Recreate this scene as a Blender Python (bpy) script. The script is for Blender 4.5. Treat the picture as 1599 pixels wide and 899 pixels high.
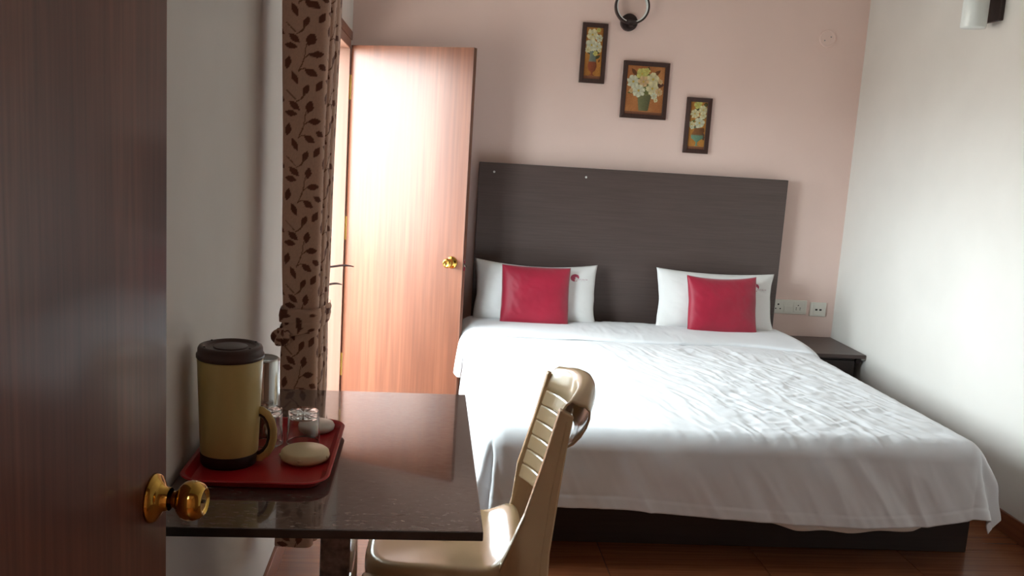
import bpy, bmesh, math, random
import numpy as np
from mathutils import Vector, Matrix

for o in list(bpy.data.objects):
    bpy.data.objects.remove(o)
SC = bpy.context.scene
COL = SC.collection
random.seed(4)
rng = np.random.RandomState(11)

# ------------------------------------------------------------------ camera
cam_d = bpy.data.cameras.new('camera')
cam_d.sensor_width = 36.0
cam_d.lens = 1424.5 / 1599.0 * 36.0
cam_d.clip_start = 0.02
cam = bpy.data.objects.new('camera', cam_d)
COL.objects.link(cam)
pitch, yaw, roll = 0.158792809, 0.0947580237, -0.0624987639
fwd = Vector((math.sin(yaw) * math.cos(pitch), math.cos(yaw) * math.cos(pitch), -math.sin(pitch)))
rgt = Vector((math.cos(yaw), -math.sin(yaw), 0))
dwn = fwd.cross(rgt)
cr, sr = math.cos(roll), math.sin(roll)
cx_ = rgt * cr + dwn * sr
cy_ = rgt * -sr + dwn * cr
m3 = Matrix((cx_, -cy_, -fwd)).transposed()
cam.matrix_world = Matrix.Translation((0, 0, 1.5)) @ m3.to_4x4()
SC.camera = cam

# ------------------------------------------------------------------ sky and exposure
SKY = 16.0
W = bpy.data.worlds.new('sky')
SC.world = W
W.use_nodes = True
wn = W.node_tree.nodes
wl = W.node_tree.links
wn.clear()
wo = wn.new('ShaderNodeOutputWorld')
wb = wn.new('ShaderNodeBackground')
wt = wn.new('ShaderNodeTexCoord')
ws = wn.new('ShaderNodeSeparateXYZ')
wr = wn.new('ShaderNodeValToRGB')
wr.color_ramp.elements[0].position = 0.47
wr.color_ramp.elements[0].color = (0.30, 0.28, 0.25, 1)      # ground far outside
wr.color_ramp.elements[1].position = 0.53
wr.color_ramp.elements[1].color = (0.86, 0.96, 1.0, 1)       # overcast bright sky
wm = wn.new('ShaderNodeMapRange')
wm.inputs['From Min'].default_value = -1
wm.inputs['From Max'].default_value = 1
wl.new(wt.outputs['Generated'], ws.inputs[0])
wl.new(ws.outputs['Z'], wm.inputs['Value'])
wl.new(wm.outputs[0], wr.inputs[0])
wl.new(wr.outputs[0], wb.inputs['Color'])
wb.inputs['Strength'].default_value = SKY
wl.new(wb.outputs[0], wo.inputs[0])

SC.view_settings.view_transform = 'Standard'
SC.view_settings.look = 'None'
SC.view_settings.gamma = 1.0
SC.view_settings.exposure = 1.18
SC.view_settings.use_curve_mapping = False

XL, XR, YB, YF, ZC = -0.474, 2.478, 5.28, 0.30, 2.72      # room
WY0, WY1, WZ0, WZ1 = 3.08, 3.86, 0.70, 1.90               # window opening in left wall
DY0, DY1, DZ1 = 4.30, 5.10, 1.985                         # balcony doorway in left wall, lets the daylight in

# portal: helps the renderer find the sky through the window opening
for (nm, y0, y1, z0, z1) in (('window_portal', WY0, WY1, WZ0, WZ1), ('doorway_portal', DY0, DY1, 0.0, DZ1)):
    pl = bpy.data.lights.new(nm, 'AREA')
    pl.shape = 'RECTANGLE'
    pl.size = z1 - z0
    pl.size_y = y1 - y0
    pl.cycles.is_portal = True
    po = bpy.data.objects.new(nm, pl)
    COL.objects.link(po)
    po.location = (XL - 0.16, (y0 + y1) / 2, (z0 + z1) / 2)
    po.rotation_euler = (0, math.radians(-90), 0)

# ------------------------------------------------------------------ helpers
def lin(c):
    out = []
    for v in c[:3]:
        v = v / 255.0
        out.append(v / 12.92 if v <= 0.04045 else ((v + 0.055) / 1.055) ** 2.4)
    return tuple(out) + (1.0,)

def nd(nt, t, **kw):
    n = nt.nodes.new(t)
    for k, v in kw.items():
        setattr(n, k, v)
    return n

def mat(name, c1, c2=None, rough=0.5, spec=0.5, metal=0.0, scale=(5, 5, 5), detail=4.0, bump=0.0,
        bump_scale=None, coat=0.0, ramp=(0.3, 0.7), sheen=0.0, trans=0.0, ior=1.45, dist=0.0, coat_rough=0.05, rough2=None, bump_dist=0.002):
    m = bpy.data.materials.new(name)
    m.use_nodes = True
    nt = m.node_tree
    b = nt.nodes['Principled BSDF']
    b.inputs['Base Color'].default_value = lin(c1)
    b.inputs['Roughness'].default_value = rough
    b.inputs['Specular IOR Level'].default_value = spec
    b.inputs['Metallic'].default_value = metal
    b.inputs['Coat Weight'].default_value = coat
    b.inputs['Coat Roughness'].default_value = coat_rough
    b.inputs['Sheen Weight'].default_value = sheen
    b.inputs['Transmission Weight'].default_value = trans
    b.inputs['IOR'].default_value = ior
    tc = nd(nt, 'ShaderNodeTexCoord')
    mp = nd(nt, 'ShaderNodeMapping')
    mp.inputs['Scale'].default_value = scale
    nt.links.new(tc.outputs['Object'], mp.inputs[0])
    nz = nd(nt, 'ShaderNodeTexNoise')
    nz.inputs['Scale'].default_value = 1.0
    nz.inputs['Detail'].default_value = detail
    nz.inputs['Distortion'].default_value = dist
    nt.links.new(mp.outputs[0], nz.inputs['Vector'])
    if c2 is not None:
        rp = nd(nt, 'ShaderNodeValToRGB')
        rp.color_ramp.elements[0].position = ramp[0]
        rp.color_ramp.elements[1].position = ramp[1]
        rp.color_ramp.elements[0].color = lin(c1)
        rp.color_ramp.elements[1].color = lin(c2)
        nt.links.new(nz.outputs['Fac'], rp.inputs[0])
        nt.links.new(rp.outputs[0], b.inputs['Base Color'])
    if rough2 is not None:
        mr = nd(nt, 'ShaderNodeMapRange')
        mr.inputs['To Min'].default_value = rough
        mr.inputs['To Max'].default_value = rough2
        mr.inputs['From Min'].default_value = 0.3
        mr.inputs['From Max'].default_value = 0.7
        nt.links.new(nz.outputs['Fac'], mr.inputs[0])
        nt.links.new(mr.outputs[0], b.inputs['Roughness'])
    if bump:
        bp = nd(nt, 'ShaderNodeBump')
        bp.inputs['Strength'].default_value = bump
        bp.inputs['Distance'].default_value = bump_dist
        src = nz
        if bump_scale:
            mp2 = nd(nt, 'ShaderNodeMapping')
            mp2.inputs['Scale'].default_value = bump_scale
            nt.links.new(tc.outputs['Object'], mp2.inputs[0])
            src = nd(nt, 'ShaderNodeTexNoise')
            src.inputs['Scale'].default_value = 1.0
            src.inputs['Detail'].default_value = 3.0
            nt.links.new(mp2.outputs[0], src.inputs['Vector'])
        nt.links.new(src.outputs['Fac'], bp.inputs['Height'])
        nt.links.new(bp.outputs[0], b.inputs['Normal'])
    return m

def mat_vcol(name, rough=0.8, spec=0.2, sheen=0.0, bump=0.0, bscale=600):
    m = bpy.data.materials.new(name)
    m.use_nodes = True
    nt = m.node_tree
    b = nt.nodes['Principled BSDF']
    at = nd(nt, 'ShaderNodeVertexColor', layer_name='col')
    nt.links.new(at.outputs['Color'], b.inputs['Base Color'])
    b.inputs['Roughness'].default_value = rough
    b.inputs['Specular IOR Level'].default_value = spec
    b.inputs['Sheen Weight'].default_value = sheen
    if bump:
        tc = nd(nt, 'ShaderNodeTexCoord')
        nz = nd(nt, 'ShaderNodeTexNoise')
        nz.inputs['Scale'].default_value = bscale
        bp = nd(nt, 'ShaderNodeBump')
        bp.inputs['Strength'].default_value = bump
        bp.inputs['Distance'].default_value = 0.001
        nt.links.new(tc.outputs['Object'], nz.inputs['Vector'])
        nt.links.new(nz.outputs['Fac'], bp.inputs['Height'])
        nt.links.new(bp.outputs[0], b.inputs['Normal'])
    return m

def mat_wood(name, ca, cb, cc, axis='z', rough=0.35, coat=0.0, fine=60.0, coarse=7.0, spec=0.5, coat_rough=0.08, bump=0.05):
    """straight-grained veneer: fine streaks plus broad bands along one axis"""
    m = bpy.data.materials.new(name)
    m.use_nodes = True
    nt = m.node_tree
    b = nt.nodes['Principled BSDF']
    b.inputs['Roughness'].default_value = rough
    b.inputs['Specular IOR Level'].default_value = spec
    b.inputs['Coat Weight'].default_value = coat
    b.inputs['Coat Roughness'].default_value = coat_rough
    tc = nd(nt, 'ShaderNodeTexCoord')
    def noise(s, along, det, dist=0.0):
        mp = nd(nt, 'ShaderNodeMapping')
        v = [s, s, s]
        v['xyz'.index(axis)] = along
        mp.inputs['Scale'].default_value = v
        nt.links.new(tc.outputs['Object'], mp.inputs[0])
        n = nd(nt, 'ShaderNodeTexNoise')
        n.inputs['Scale'].default_value = 1.0
        n.inputs['Detail'].default_value = det
        n.inputs['Distortion'].default_value = dist
        nt.links.new(mp.outputs[0], n.inputs['Vector'])
        return n
    n1 = noise(fine, fine * 0.03, 4.0)
    n2 = noise(coarse, coarse * 0.09, 3.0, 0.6)
    r1 = nd(nt, 'ShaderNodeValToRGB')
    r1.color_ramp.elements[0].position = 0.32
    r1.color_ramp.elements[1].position = 0.68
    r1.color_ramp.elements[0].color = lin(ca)
    r1.color_ramp.elements[1].color = lin(cb)
    nt.links.new(n2.outputs['Fac'], r1.inputs[0])
    r2 = nd(nt, 'ShaderNodeValToRGB')
    r2.color_ramp.elements[0].position = 0.35
    r2.color_ramp.elements[1].position = 0.62
    r2.color_ramp.elements[0].color = (1, 1, 1, 1)
    r2.color_ramp.elements[1].color = (0, 0, 0, 1)
    nt.links.new(n1.outputs['Fac'], r2.inputs[0])
    mx = nd(nt, 'ShaderNodeMix', data_type='RGBA')
    nt.links.new(r2.outputs[0], mx.inputs[0])
    nt.links.new(r1.outputs[0], mx.inputs[6])
    mx.inputs[7].default_value = lin(cc)
    ml = nd(nt, 'ShaderNodeMix', data_type='RGBA')
    ml.inputs[0].default_value = 0.5
    nt.links.new(r1.outputs[0], ml.inputs[6])
    nt.links.new(mx.outputs[2], ml.inputs[7])
    nt.links.new(ml.outputs[2], b.inputs['Base Color'])
    bp = nd(nt, 'ShaderNodeBump')
    bp.inputs['Strength'].default_value = bump
    bp.inputs['Distance'].default_value = 0.002
    nt.links.new(n1.outputs['Fac'], bp.inputs['Height'])
    nt.links.new(bp.outputs[0], b.inputs['Normal'])
    return m

def add(name, verts, faces, material, parent=None, smooth=False, bevel=0.0, segs=2, solid=0.0, sub=0, solid_off=0.0):
    me = bpy.data.meshes.new(name)
    me.from_pydata([tuple(v) for v in verts], [], faces)
    me.update()
    if smooth:
        me.polygons.foreach_set('use_smooth', [True] * len(me.polygons))
    me.materials.append(material)
    o = bpy.data.objects.new(name, me)
    COL.objects.link(o)
    if parent is not None:
        o.parent = parent
    if solid:
        s = o.modifiers.new('thickness', 'SOLIDIFY')
        s.thickness = solid
        s.offset = solid_off
    if bevel:
        bv = o.modifiers.new('bevel', 'BEVEL')
        bv.width = bevel
        bv.segments = segs
        bv.limit_method = 'ANGLE'
        bv.angle_limit = math.radians(40)
    if sub:
        ss = o.modifiers.new('subdivision', 'SUBSURF')
        ss.levels = sub
        ss.render_levels = sub
    return o

def thing(name, label, cat, loc=(0, 0, 0), rz=0.0, group=None):
    o = bpy.data.objects.new(name, None)
    o.empty_display_size = 0.05
    COL.objects.link(o)
    o.location = loc
    o.rotation_euler = (0, 0, rz)
    return tag(o, label, cat, group)

def tag(o, label, cat=None, group=None, kind=None):
    o['label'] = label
    if cat:
        o['category'] = cat
    if group:
        o['group'] = group
    if kind:
        o['kind'] = kind
    return o

class MB:
    def __init__(s):
        s.v = []
        s.f = []
    def box(s, x0, x1, y0, y1, z0, z1):
        n = len(s.v)
        s.v += [(x0, y0, z0), (x1, y0, z0), (x1, y1, z0), (x0, y1, z0), (x0, y0, z1), (x1, y0, z1), (x1, y1, z1), (x0, y1, z1)]
        s.f += [tuple(n + i for i in q) for q in ((3, 2, 1, 0), (4, 5, 6, 7), (0, 1, 5, 4), (1, 2, 6, 5), (2, 3, 7, 6), (3, 0, 4, 7))]
        return s
    def lathe(s, prof, n=32, c=(0, 0, 0), axis='z', cap=True):
        base = len(s.v)
        for r, h in prof:
            for i in range(n):
                a = 2 * math.pi * i / n
                p = (r * math.cos(a), r * math.sin(a), h)
                if axis == 'x':
                    p = (h, r * math.cos(a), r * math.sin(a))
                elif axis == 'y':
                    p = (r * math.sin(a), h, r * math.cos(a))
                s.v.append((p[0] + c[0], p[1] + c[1], p[2] + c[2]))
        for k in range(len(prof) - 1):
            for i in range(n):
                j = (i + 1) % n
                s.f.append((base + k * n + i, base + k * n + j, base + (k + 1) * n + j, base + (k + 1) * n + i))
        if cap:
            if prof[0][0] > 1e-5:
                s.f.append(tuple(base + i for i in range(n))[::-1])
            if prof[-1][0] > 1e-5:
                s.f.append(tuple(base + (len(prof) - 1) * n + i for i in range(n)))
        return s
    def tube(s, pts, rad, n=8, flat=None, closed=False):
        """sweep a circle (or an ellipse given flat=(a,b)) along pts"""
        base = len(s.v)
        P = [Vector(p) for p in pts]
        N = len(P)
        for k, p in enumerate(P):
            if closed:
                t = (P[(k + 1) % N] - P[(k - 1) % N]).normalized()
            else:
                t = (P[min(k + 1, N - 1)] - P[max(k - 1, 0)]).normalized()
            up = Vector((0, 0, 1)) if abs(t.z) < 0.95 else Vector((0, 1, 0))
            if flat and len(flat) > 2:
                up = Vector(flat[2])
            a = t.cross(up).normalized()
            b = a.cross(t).normalized()
            r = rad[k] if isinstance(rad, (list, tuple)) else rad
            ra, rb = (r * flat[0], r * flat[1]) if flat else (r, r)
            for i in range(n):
                th = 2 * math.pi * i / n
                s.v.append(tuple(p + a * (ra * math.cos(th)) + b * (rb * math.sin(th))))
        for k in range(N if closed else N - 1):
            k2 = (k + 1) % N
            for i in range(n):
                j = (i + 1) % n
                s.f.append((base + k * n + i, base + k * n + j, base + k2 * n + j, base + k2 * n + i))
        if not closed:
            s.f.append(tuple(base + i for i in range(n))[::-1])
            s.f.append(tuple(base + (N - 1) * n + i for i in range(n)))
        return s
    def prism(s, poly, y0, y1):
        """polygon in xz, extruded in y"""
        n = len(s.v)
        k = len(poly)
        s.v += [(x, y0, z) for x, z in poly] + [(x, y1, z) for x, z in poly]
        s.f.append(tuple(n + i for i in range(k)))
        s.f.append(tuple(n + k + i for i in range(k))[::-1])
        for i in range(k):
            j = (i + 1) % k
            s.f.append((n + j, n + i, n + k + i, n + k + j))
        return s
    def build(s, name, material, parent=None, **kw):
        return add(name, s.v, s.f, material, parent, **kw)

def box(name, x0, x1, y0, y1, z0, z1, material, parent=None, bevel=0.0, **kw):
    return MB().box(x0, x1, y0, y1, z0, z1).build(name, material, parent, bevel=bevel, **kw)

def grid_faces(nu, nv, wrap_u=False):
    f = []
    for j in range(nv - 1):
        for i in range(nu if wrap_u else nu - 1):
            i2 = (i + 1) % nu
            f.append((j * nu + i, j * nu + i2, (j + 1) * nu + i2, (j + 1) * nu + i))
    return f

def add_np(name, V, F, material, parent=None, smooth=True, colors=None, solid=0.0, solid_off=0.0):
    """fast mesh from numpy arrays of verts (n,3) and quads (m,4)"""
    me = bpy.data.meshes.new(name)
    V = np.asarray(V, dtype=np.float32)
    F = np.asarray(F, dtype=np.int32)
    me.vertices.add(len(V))
    me.vertices.foreach_set('co', V.ravel())
    me.loops.add(F.size)
    me.loops.foreach_set('vertex_index', F.ravel())
    me.polygons.add(len(F))
    me.polygons.foreach_set('loop_start', np.arange(0, F.size, 4, dtype=np.int32))
    me.polygons.foreach_set('loop_total', np.full(len(F), 4, dtype=np.int32))
    me.polygons.foreach_set('use_smooth', np.full(len(F), smooth))
    me.update(calc_edges=True)
    if colors is not None:
        ca = me.color_attributes.new('col', 'FLOAT_COLOR', 'POINT')
        c4 = np.ones((len(V), 4), dtype=np.float32)
        c4[:, :3] = colors
        ca.data.foreach_set('color', c4.ravel())
    me.validate()
    me.materials.append(material)
    o = bpy.data.objects.new(name, me)
    COL.objects.link(o)
    if parent is not None:
        o.parent = parent
    if solid:
        s = o.modifiers.new('thickness', 'SOLIDIFY')
        s.thickness = solid
        s.offset = solid_off
    return o

def quads(nu, nv):
    i = np.arange(nu - 1)[None, :]
    j = np.arange(nv - 1)[:, None]
    a = j * nu + i
    return np.stack([a, a + 1, a + nu + 1, a + nu], -1).reshape(-1, 4)

_tab = rng.rand(256, 256)
def vnoise(x, y):
    xi = np.floor(x).astype(int)
    yi = np.floor(y).astype(int)
    fx = x - xi
    fy = y - yi
    fx = fx * fx * (3 - 2 * fx)
    fy = fy * fy * (3 - 2 * fy)
    g = lambda a, b: _tab[a % 256, b % 256]
    return (g(xi, yi) * (1 - fx) + g(xi + 1, yi) * fx) * (1 - fy) + (g(xi, yi + 1) * (1 - fx) + g(xi + 1, yi + 1) * fx) * fy
def fbm(x, y, o=3):
    s = 0
    a = 1.0
    t = 0
    for k in range(o):
        s = s + a * vnoise(x * 2 ** k + 17 * k, y * 2 ** k + 31 * k)
        t += a
        a *= 0.5
    return s / t - 0.5
def sstep(a, b, x):
    t = np.clip((x - a) / (b - a), 0, 1)
    return t * t * (3 - 2 * t)

# ------------------------------------------------------------------ materials
M = {}
M['white_wall'] = mat('white_wall', (222, 217, 211), (216, 211, 205), rough=0.85, spec=0.2, scale=(3, 3, 3), bump=0.06, bump_scale=(220, 220, 220))
M['pink_wall'] = mat('pink_wall', (237, 210, 200), (232, 205, 195), rough=0.8, spec=0.25, scale=(2, 2, 2), bump=0.06, bump_scale=(220, 220, 220))
M['tan_wall'] = mat('tan_wall', (138, 104, 84), (132, 98, 79), rough=0.8, spec=0.2, scale=(3, 3, 3))
M['ceiling'] = mat('ceiling', (226, 223, 218), (220, 217, 212), rough=0.9, spec=0.1, scale=(2, 2, 2))
M['grout'] = mat('grout', (70, 48, 38), (60, 42, 34), rough=0.9)
M['floor_tile'] = mat_wood('floor_tile', (120, 68, 42), (142, 86, 54), (90, 48, 30), axis='x', rough=0.22, coat=0.2, fine=70, coarse=6)
M['skirting'] = mat_wood('skirting', (128, 74, 48), (144, 88, 58), (100, 56, 36), axis='y', rough=0.3, fine=60, coarse=5)
M['door_dark'] = mat_wood('door_dark', (96, 50, 37), (120, 70, 51), (68, 33, 24), axis='z', rough=0.5, coat=0.4, spec=0.3, fine=110, coarse=9, coat_rough=0.12, bump=0.06)
M['door_light'] = mat_wood('door_light', (112, 66, 46), (128, 80, 57), (86, 50, 36), axis='z', rough=0.4, coat=0.25, fine=60, coarse=9, coat_rough=0.3, spec=0.4)
M['door_edge'] = mat_wood('door_edge', (112, 70, 52), (126, 82, 60), (86, 52, 38), axis='z', rough=0.5)
M['frame_wood'] = mat_wood('frame_wood', (126, 92, 76), (134, 98, 82), (110, 78, 64), axis='z', rough=0.45)
M['granite'] = mat('granite', (62, 53, 50), (116, 102, 96), rough=0.1, spec=0.7, scale=(55, 110, 60), detail=8, ramp=(0.32, 0.7), coat=1.0, coat_rough=0.03, bump=0.05, bump_scale=(40, 160, 60), bump_dist=0.0006)
M['granite_edge'] = mat('granite_edge', (22, 17, 16), (40, 32, 30), rough=0.3, spec=0.5, scale=(60, 60, 60))
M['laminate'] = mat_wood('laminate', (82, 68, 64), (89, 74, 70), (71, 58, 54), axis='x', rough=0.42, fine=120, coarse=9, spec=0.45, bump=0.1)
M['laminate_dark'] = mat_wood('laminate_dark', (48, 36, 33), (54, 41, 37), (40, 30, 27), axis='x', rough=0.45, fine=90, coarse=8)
M['cotton'] = mat('cotton', (222, 222, 224), (216, 216, 219), rough=0.9, spec=0.15, scale=(4, 4, 4), sheen=0.15, bump=0.12, bump_scale=(500, 500, 500), bump_dist=0.0008)
M['cotton_hem'] = mat('cotton_hem', (226, 220, 212), (220, 213, 204), rough=0.9, spec=0.15, scale=(4, 4, 4), bump=0.1, bump_scale=(400, 400, 400))
M['pillow_cotton'] = mat('pillow_cotton', (228, 226, 224), (221, 219, 217), rough=0.9, spec=0.15, scale=(6, 6, 6), sheen=0.1, bump=0.2, bump_scale=(16, 16, 9), bump_dist=0.01)
M['red_satin'] = mat('red_satin', (158, 16, 48), (142, 12, 42), rough=0.48, spec=0.4, scale=(8, 8, 8), sheen=0.35, bump=0.15, bump_scale=(14, 14, 10), bump_dist=0.01)
M['brass'] = mat('brass', (206, 166, 84), (198, 157, 74), rough=0.12, metal=1.0, scale=(20, 20, 20))
M['brass_pale'] = mat('brass_pale', (236, 214, 130), (228, 204, 118), rough=0.3, metal=0.7, scale=(20, 20, 20))
M['steel'] = mat('steel', (196, 194, 190), (182, 180, 176), rough=0.14, metal=1.0, scale=(12, 12, 12))
M['steel_base'] = mat('steel_base', (150, 148, 144), (138, 136, 132), rough=0.4, metal=0.8, scale=(12, 12, 12))
M['cream_plastic'] = mat('cream_plastic', (206, 188, 124), (200, 181, 117), rough=0.3, spec=0.5, scale=(6, 6, 6))
M['cream_lid'] = mat('cream_lid', (222, 206, 166), (216, 199, 158), rough=0.4, scale=(6, 6, 6))
M['white_lid'] = mat('white_lid', (224, 220, 210), (218, 213, 203), rough=0.35, scale=(6, 6, 6))
M['brown_plastic'] = mat('brown_plastic', (74, 54, 49), (66, 47, 43), rough=0.4, scale=(10, 10, 10))
M['dark_base'] = mat('dark_base', (42, 26, 22), (36, 22, 19), rough=0.4, scale=(10, 10, 10))
M['red_tray'] = mat('red_tray', (176, 26, 34), (168, 22, 30), rough=0.33, scale=(8, 8, 8), bump=0.06, bump_scale=(300, 300, 300))
M['chair_plastic'] = mat('chair_plastic', (196, 168, 130), (189, 160, 122), rough=0.2, spec=0.5, scale=(4, 4, 4), coat=0.2)
M['switch_white'] = mat('switch_white', (226, 222, 212), (221, 216, 205), rough=0.35, scale=(8, 8, 8))
M['slot_dark'] = mat('slot_dark', (58, 48, 46), (48, 40, 38), rough=0.6)
M['dark_metal'] = mat('dark_metal', (62, 48, 46), (54, 42, 40), rough=0.45, spec=0.4, scale=(20, 20, 20))
M['hook_dark'] = mat('hook_dark', (44, 30, 28), (38, 26, 24), rough=0.85, spec=0.1, scale=(20, 20, 20))
M['frosted'] = mat('frosted', (232, 238, 236), (224, 231, 229), rough=0.3, spec=0.4, scale=(5, 5, 5), coat=0.3)
M['white_metal'] = mat('white_metal', (220, 218, 214), (214, 212, 208), rough=0.4, scale=(5, 5, 5))
M['picture_frame'] = mat_wood('picture_frame', (62, 38, 32), (72, 46, 38), (48, 28, 24), axis='z', rough=0.4, fine=120)
M['paint'] = mat_vcol('paint', rough=0.6, spec=0.25)
M['print'] = mat_vcol('print', rough=0.9, spec=0.1)
M['curtain'] = mat_vcol('curtain', rough=0.85, spec=0.15, sheen=0.2, bump=0.2, bscale=900)
def glass_mat(name, tint, rough=0.0):
    m = bpy.data.materials.new(name)
    m.use_nodes = True
    nt = m.node_tree
    b = nt.nodes['Principled BSDF']
    b.inputs['Base Color'].default_value = tint
    b.inputs['Transmission Weight'].default_value = 1.0
    b.inputs['Roughness'].default_value = rough
    b.inputs['IOR'].default_value = 1.48
    return m
M['glass'] = glass_mat('glass', (0.97, 0.98, 0.98, 1))
def pane_mat():
    m = bpy.data.materials.new('window_glass')
    m.use_nodes = True
    nt = m.node_tree
    nt.nodes.clear()
    o = nd(nt, 'ShaderNodeOutputMaterial')
    t = nd(nt, 'ShaderNodeBsdfTransparent')
    t.inputs['Color'].default_value = (0.94, 0.97, 0.97, 1)
    g = nd(nt, 'ShaderNodeBsdfGlossy')
    g.inputs['Roughness'].default_value = 0.02
    mx = nd(nt, 'ShaderNodeMixShader')
    mx.inputs[0].default_value = 0.06
    nt.links.new(t.outputs[0], mx.inputs[1])
    nt.links.new(g.outputs[0], mx.inputs[2])
    nt.links.new(mx.outputs[0], o.inputs[0])
    return m
M['pane'] = pane_mat()

# ------------------------------------------------------------------ room shell
T = 0.12
fl = box('floor', XL - 1.4, XR + T, -1.6, YB + T, -0.10, -0.004, M['grout'])
tag(fl, 'reddish brown wood-look tiled floor of the bedroom', kind='structure')
TS = 0.6
tm_cache = {}
x_edges = [XL] + [0.699 + TS * k for k in range(-1, 3) if XL < 0.699 + TS * k < XR] + [XR]
y_edges = [-1.5] + [3.268 + TS * k for k in range(-7, 4) if -1.5 < 3.268 + TS * k < YB] + [YB]
for i in range(len(x_edges) - 1):
    for j in range(len(y_edges) - 1):
        w = round(x_edges[i + 1] - x_edges[i] - 0.003, 4)
        d = round(y_edges[j + 1] - y_edges[j] - 0.003, 4)
        if w < 0.01 or d < 0.01:
            continue
        key = (w, d)
        cxx = (x_edges[i] + x_edges[i + 1]) / 2
        cyy = (y_edges[j] + y_edges[j + 1]) / 2
        if key not in tm_cache:
            o = box('tile', -w / 2, w / 2, -d / 2, d / 2, -0.004, 0.0, M['floor_tile'], fl)
            tm_cache[key] = o.data
        else:
            o = bpy.data.objects.new('tile', tm_cache[key])
            COL.objects.link(o)
            o.parent = fl
        o.location = (cxx, cyy, 0)
tag(box('ceiling', XL - T, XR + T, -1.6, YB + T, ZC, ZC + 0.1, M['ceiling']), 'plain white ceiling above the room', kind='structure')
tag(box('wall_back', XL - T, XR + T, YB, YB + T, -0.004, ZC, M['pink_wall']), 'pale pink wall behind the bed headboard', kind='structure')
tag(box('wall_right', XR, XR + T, YF - T, YB, -0.004, ZC, M['white_wall']), 'white wall to the right of the bed', kind='structure')
wlm = MB()
for (y0, y1, z0, z1) in ((YF - T, WY0, -0.004, ZC), (WY0, WY1, -0.004, WZ0), (WY0, WY1, WZ1, ZC), (WY1, DY0, -0.004, ZC), (DY0, DY1, DZ1, ZC), (DY1, YB, -0.004, ZC)):
    wlm.box(XL - T, XL, y0, y1, z0, z1)
tag(wlm.build('wall_left', M['white_wall']), 'white wall on the left with window and balcony doorway', kind='structure')
wf = MB()
wf.box(XL, -0.465, YF - T, YF, -0.004, ZC)
wf.box(0.50, XR, YF - T, YF, -0.004, ZC)
wf.box(-0.465, 0.50, YF - T, YF, 2.06, ZC)
tag(wf.build('wall_front', M['tan_wall']), 'tan wall with the entrance doorway the view looks through', kind='structure')
cor = MB()
cor.box(-0.95, -0.85, -1.6, YF - T, -0.004, ZC)
cor.box(0.95, 1.05, -1.6, YF - T, -0.004, ZC)
cor.box(-0.95, 1.05, -1.7, -1.6, -0.004, ZC)
tag(cor.build('wall_corridor', M['tan_wall']), 'tan corridor walls outside the entrance door', kind='structure')
bal = MB()
bal.box(XL - 1.4, XL - 1.28, 3.2, YB + T, -0.004, 0.95)
tag(bal.build('wall_balcony', M['white_wall']), 'low white parapet of the balcony outside the open wooden door', kind='structure')
tag(box('ceiling_shade_slab', XL - 1.55, XL - T, 4.0, YB + T, 2.28, 2.42, M['ceiling']), 'unseen slab added over the balcony to dim the daylight on the open door', kind='structure')  # unseen roof, added to block part of the sky from the door leaf
SK = 0.09
tag(box('baseboard_right', XR - 0.012, XR, YF, YB, 0.0, SK, M['skirting'], bevel=0.002), 'reddish brown tile skirting along the right wall', kind='structure')
bl = MB()
bl.box(XL, XL + 0.012, YF + 0.1, DY0 - 0.05, 0, SK)
tag(bl.build('baseboard_left', M['skirting'], bevel=0.002), 'reddish brown tile skirting along the left wall', kind='structure')
tag(box('baseboard_back', XL, XR - 0.012, YB - 0.012, YB, 0, SK, M['skirting'], bevel=0.002), 'reddish brown tile skirting under the pink wall', kind='structure')

# window in the left wall (hidden behind the curtain from here, gives the daylight)
wy = (WY0 + WY1) / 2
win = thing('window_1', 'bright window in the left wall behind the leaf-print curtain', 'window', (XL - 0.07, wy, WZ0))
win['kind'] = 'structure'
hw, hh = (WY1 - WY0) / 2, WZ1 - WZ0
fr = MB()
fr.box(-0.02, 0.02, -hw, -hw + 0.035, 0, hh).box(-0.02, 0.02, hw - 0.035, hw, 0, hh)
fr.box(-0.02, 0.02, -hw + 0.035, hw - 0.035, 0, 0.035).box(-0.02, 0.02, -hw + 0.035, hw - 0.035, hh - 0.035, hh)
fr.build('window_frame', M['white_metal'], win)
box('mullion', -0.018, 0.018, -0.02, 0.02, 0.035, hh - 0.035, M['white_metal'], win)
for s in (-1, 1):
    y0, y1 = (0.02, hw - 0.035) if s > 0 else (-hw + 0.035, -0.02)
    box('pane', -0.002, 0.002, y0, y1, 0.035, hh - 0.035, M['pane'], win)
box('window_sill', 0.0, 0.069, -hw + 0.002, hw - 0.002, -0.0, 0.012, M['white_metal'], win).location = (0.0, 0, 0.0)

# balcony door frame (trim) and leaf
tr = thing('trim_1', 'pale brown wooden frame of the balcony doorway', 'door frame', (XL, DY1, 0))
tr['kind'] = 'structure'
w0 = DY1 - DY0
box('jamb', -0.118, 0.012, -0.05, -0.002, 0, DZ1 - 0.002, M['frame_wood'], tr, bevel=0.002)
box('jamb', -0.118, 0.012, -w0 + 0.002, -w0 + 0.05, 0, DZ1 - 0.002, M['frame_wood'], tr, bevel=0.002)
box('head', -0.118, 0.012, -w0 + 0.05, -0.05, DZ1 - 0.05, DZ1 - 0.002, M['frame_wood'], tr, bevel=0.002)
box('architrave', 0.002, 0.016, -w0 - 0.03, 0.03, DZ1, DZ1 + 0.045, M['door_edge'], tr, bevel=0.003)

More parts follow.
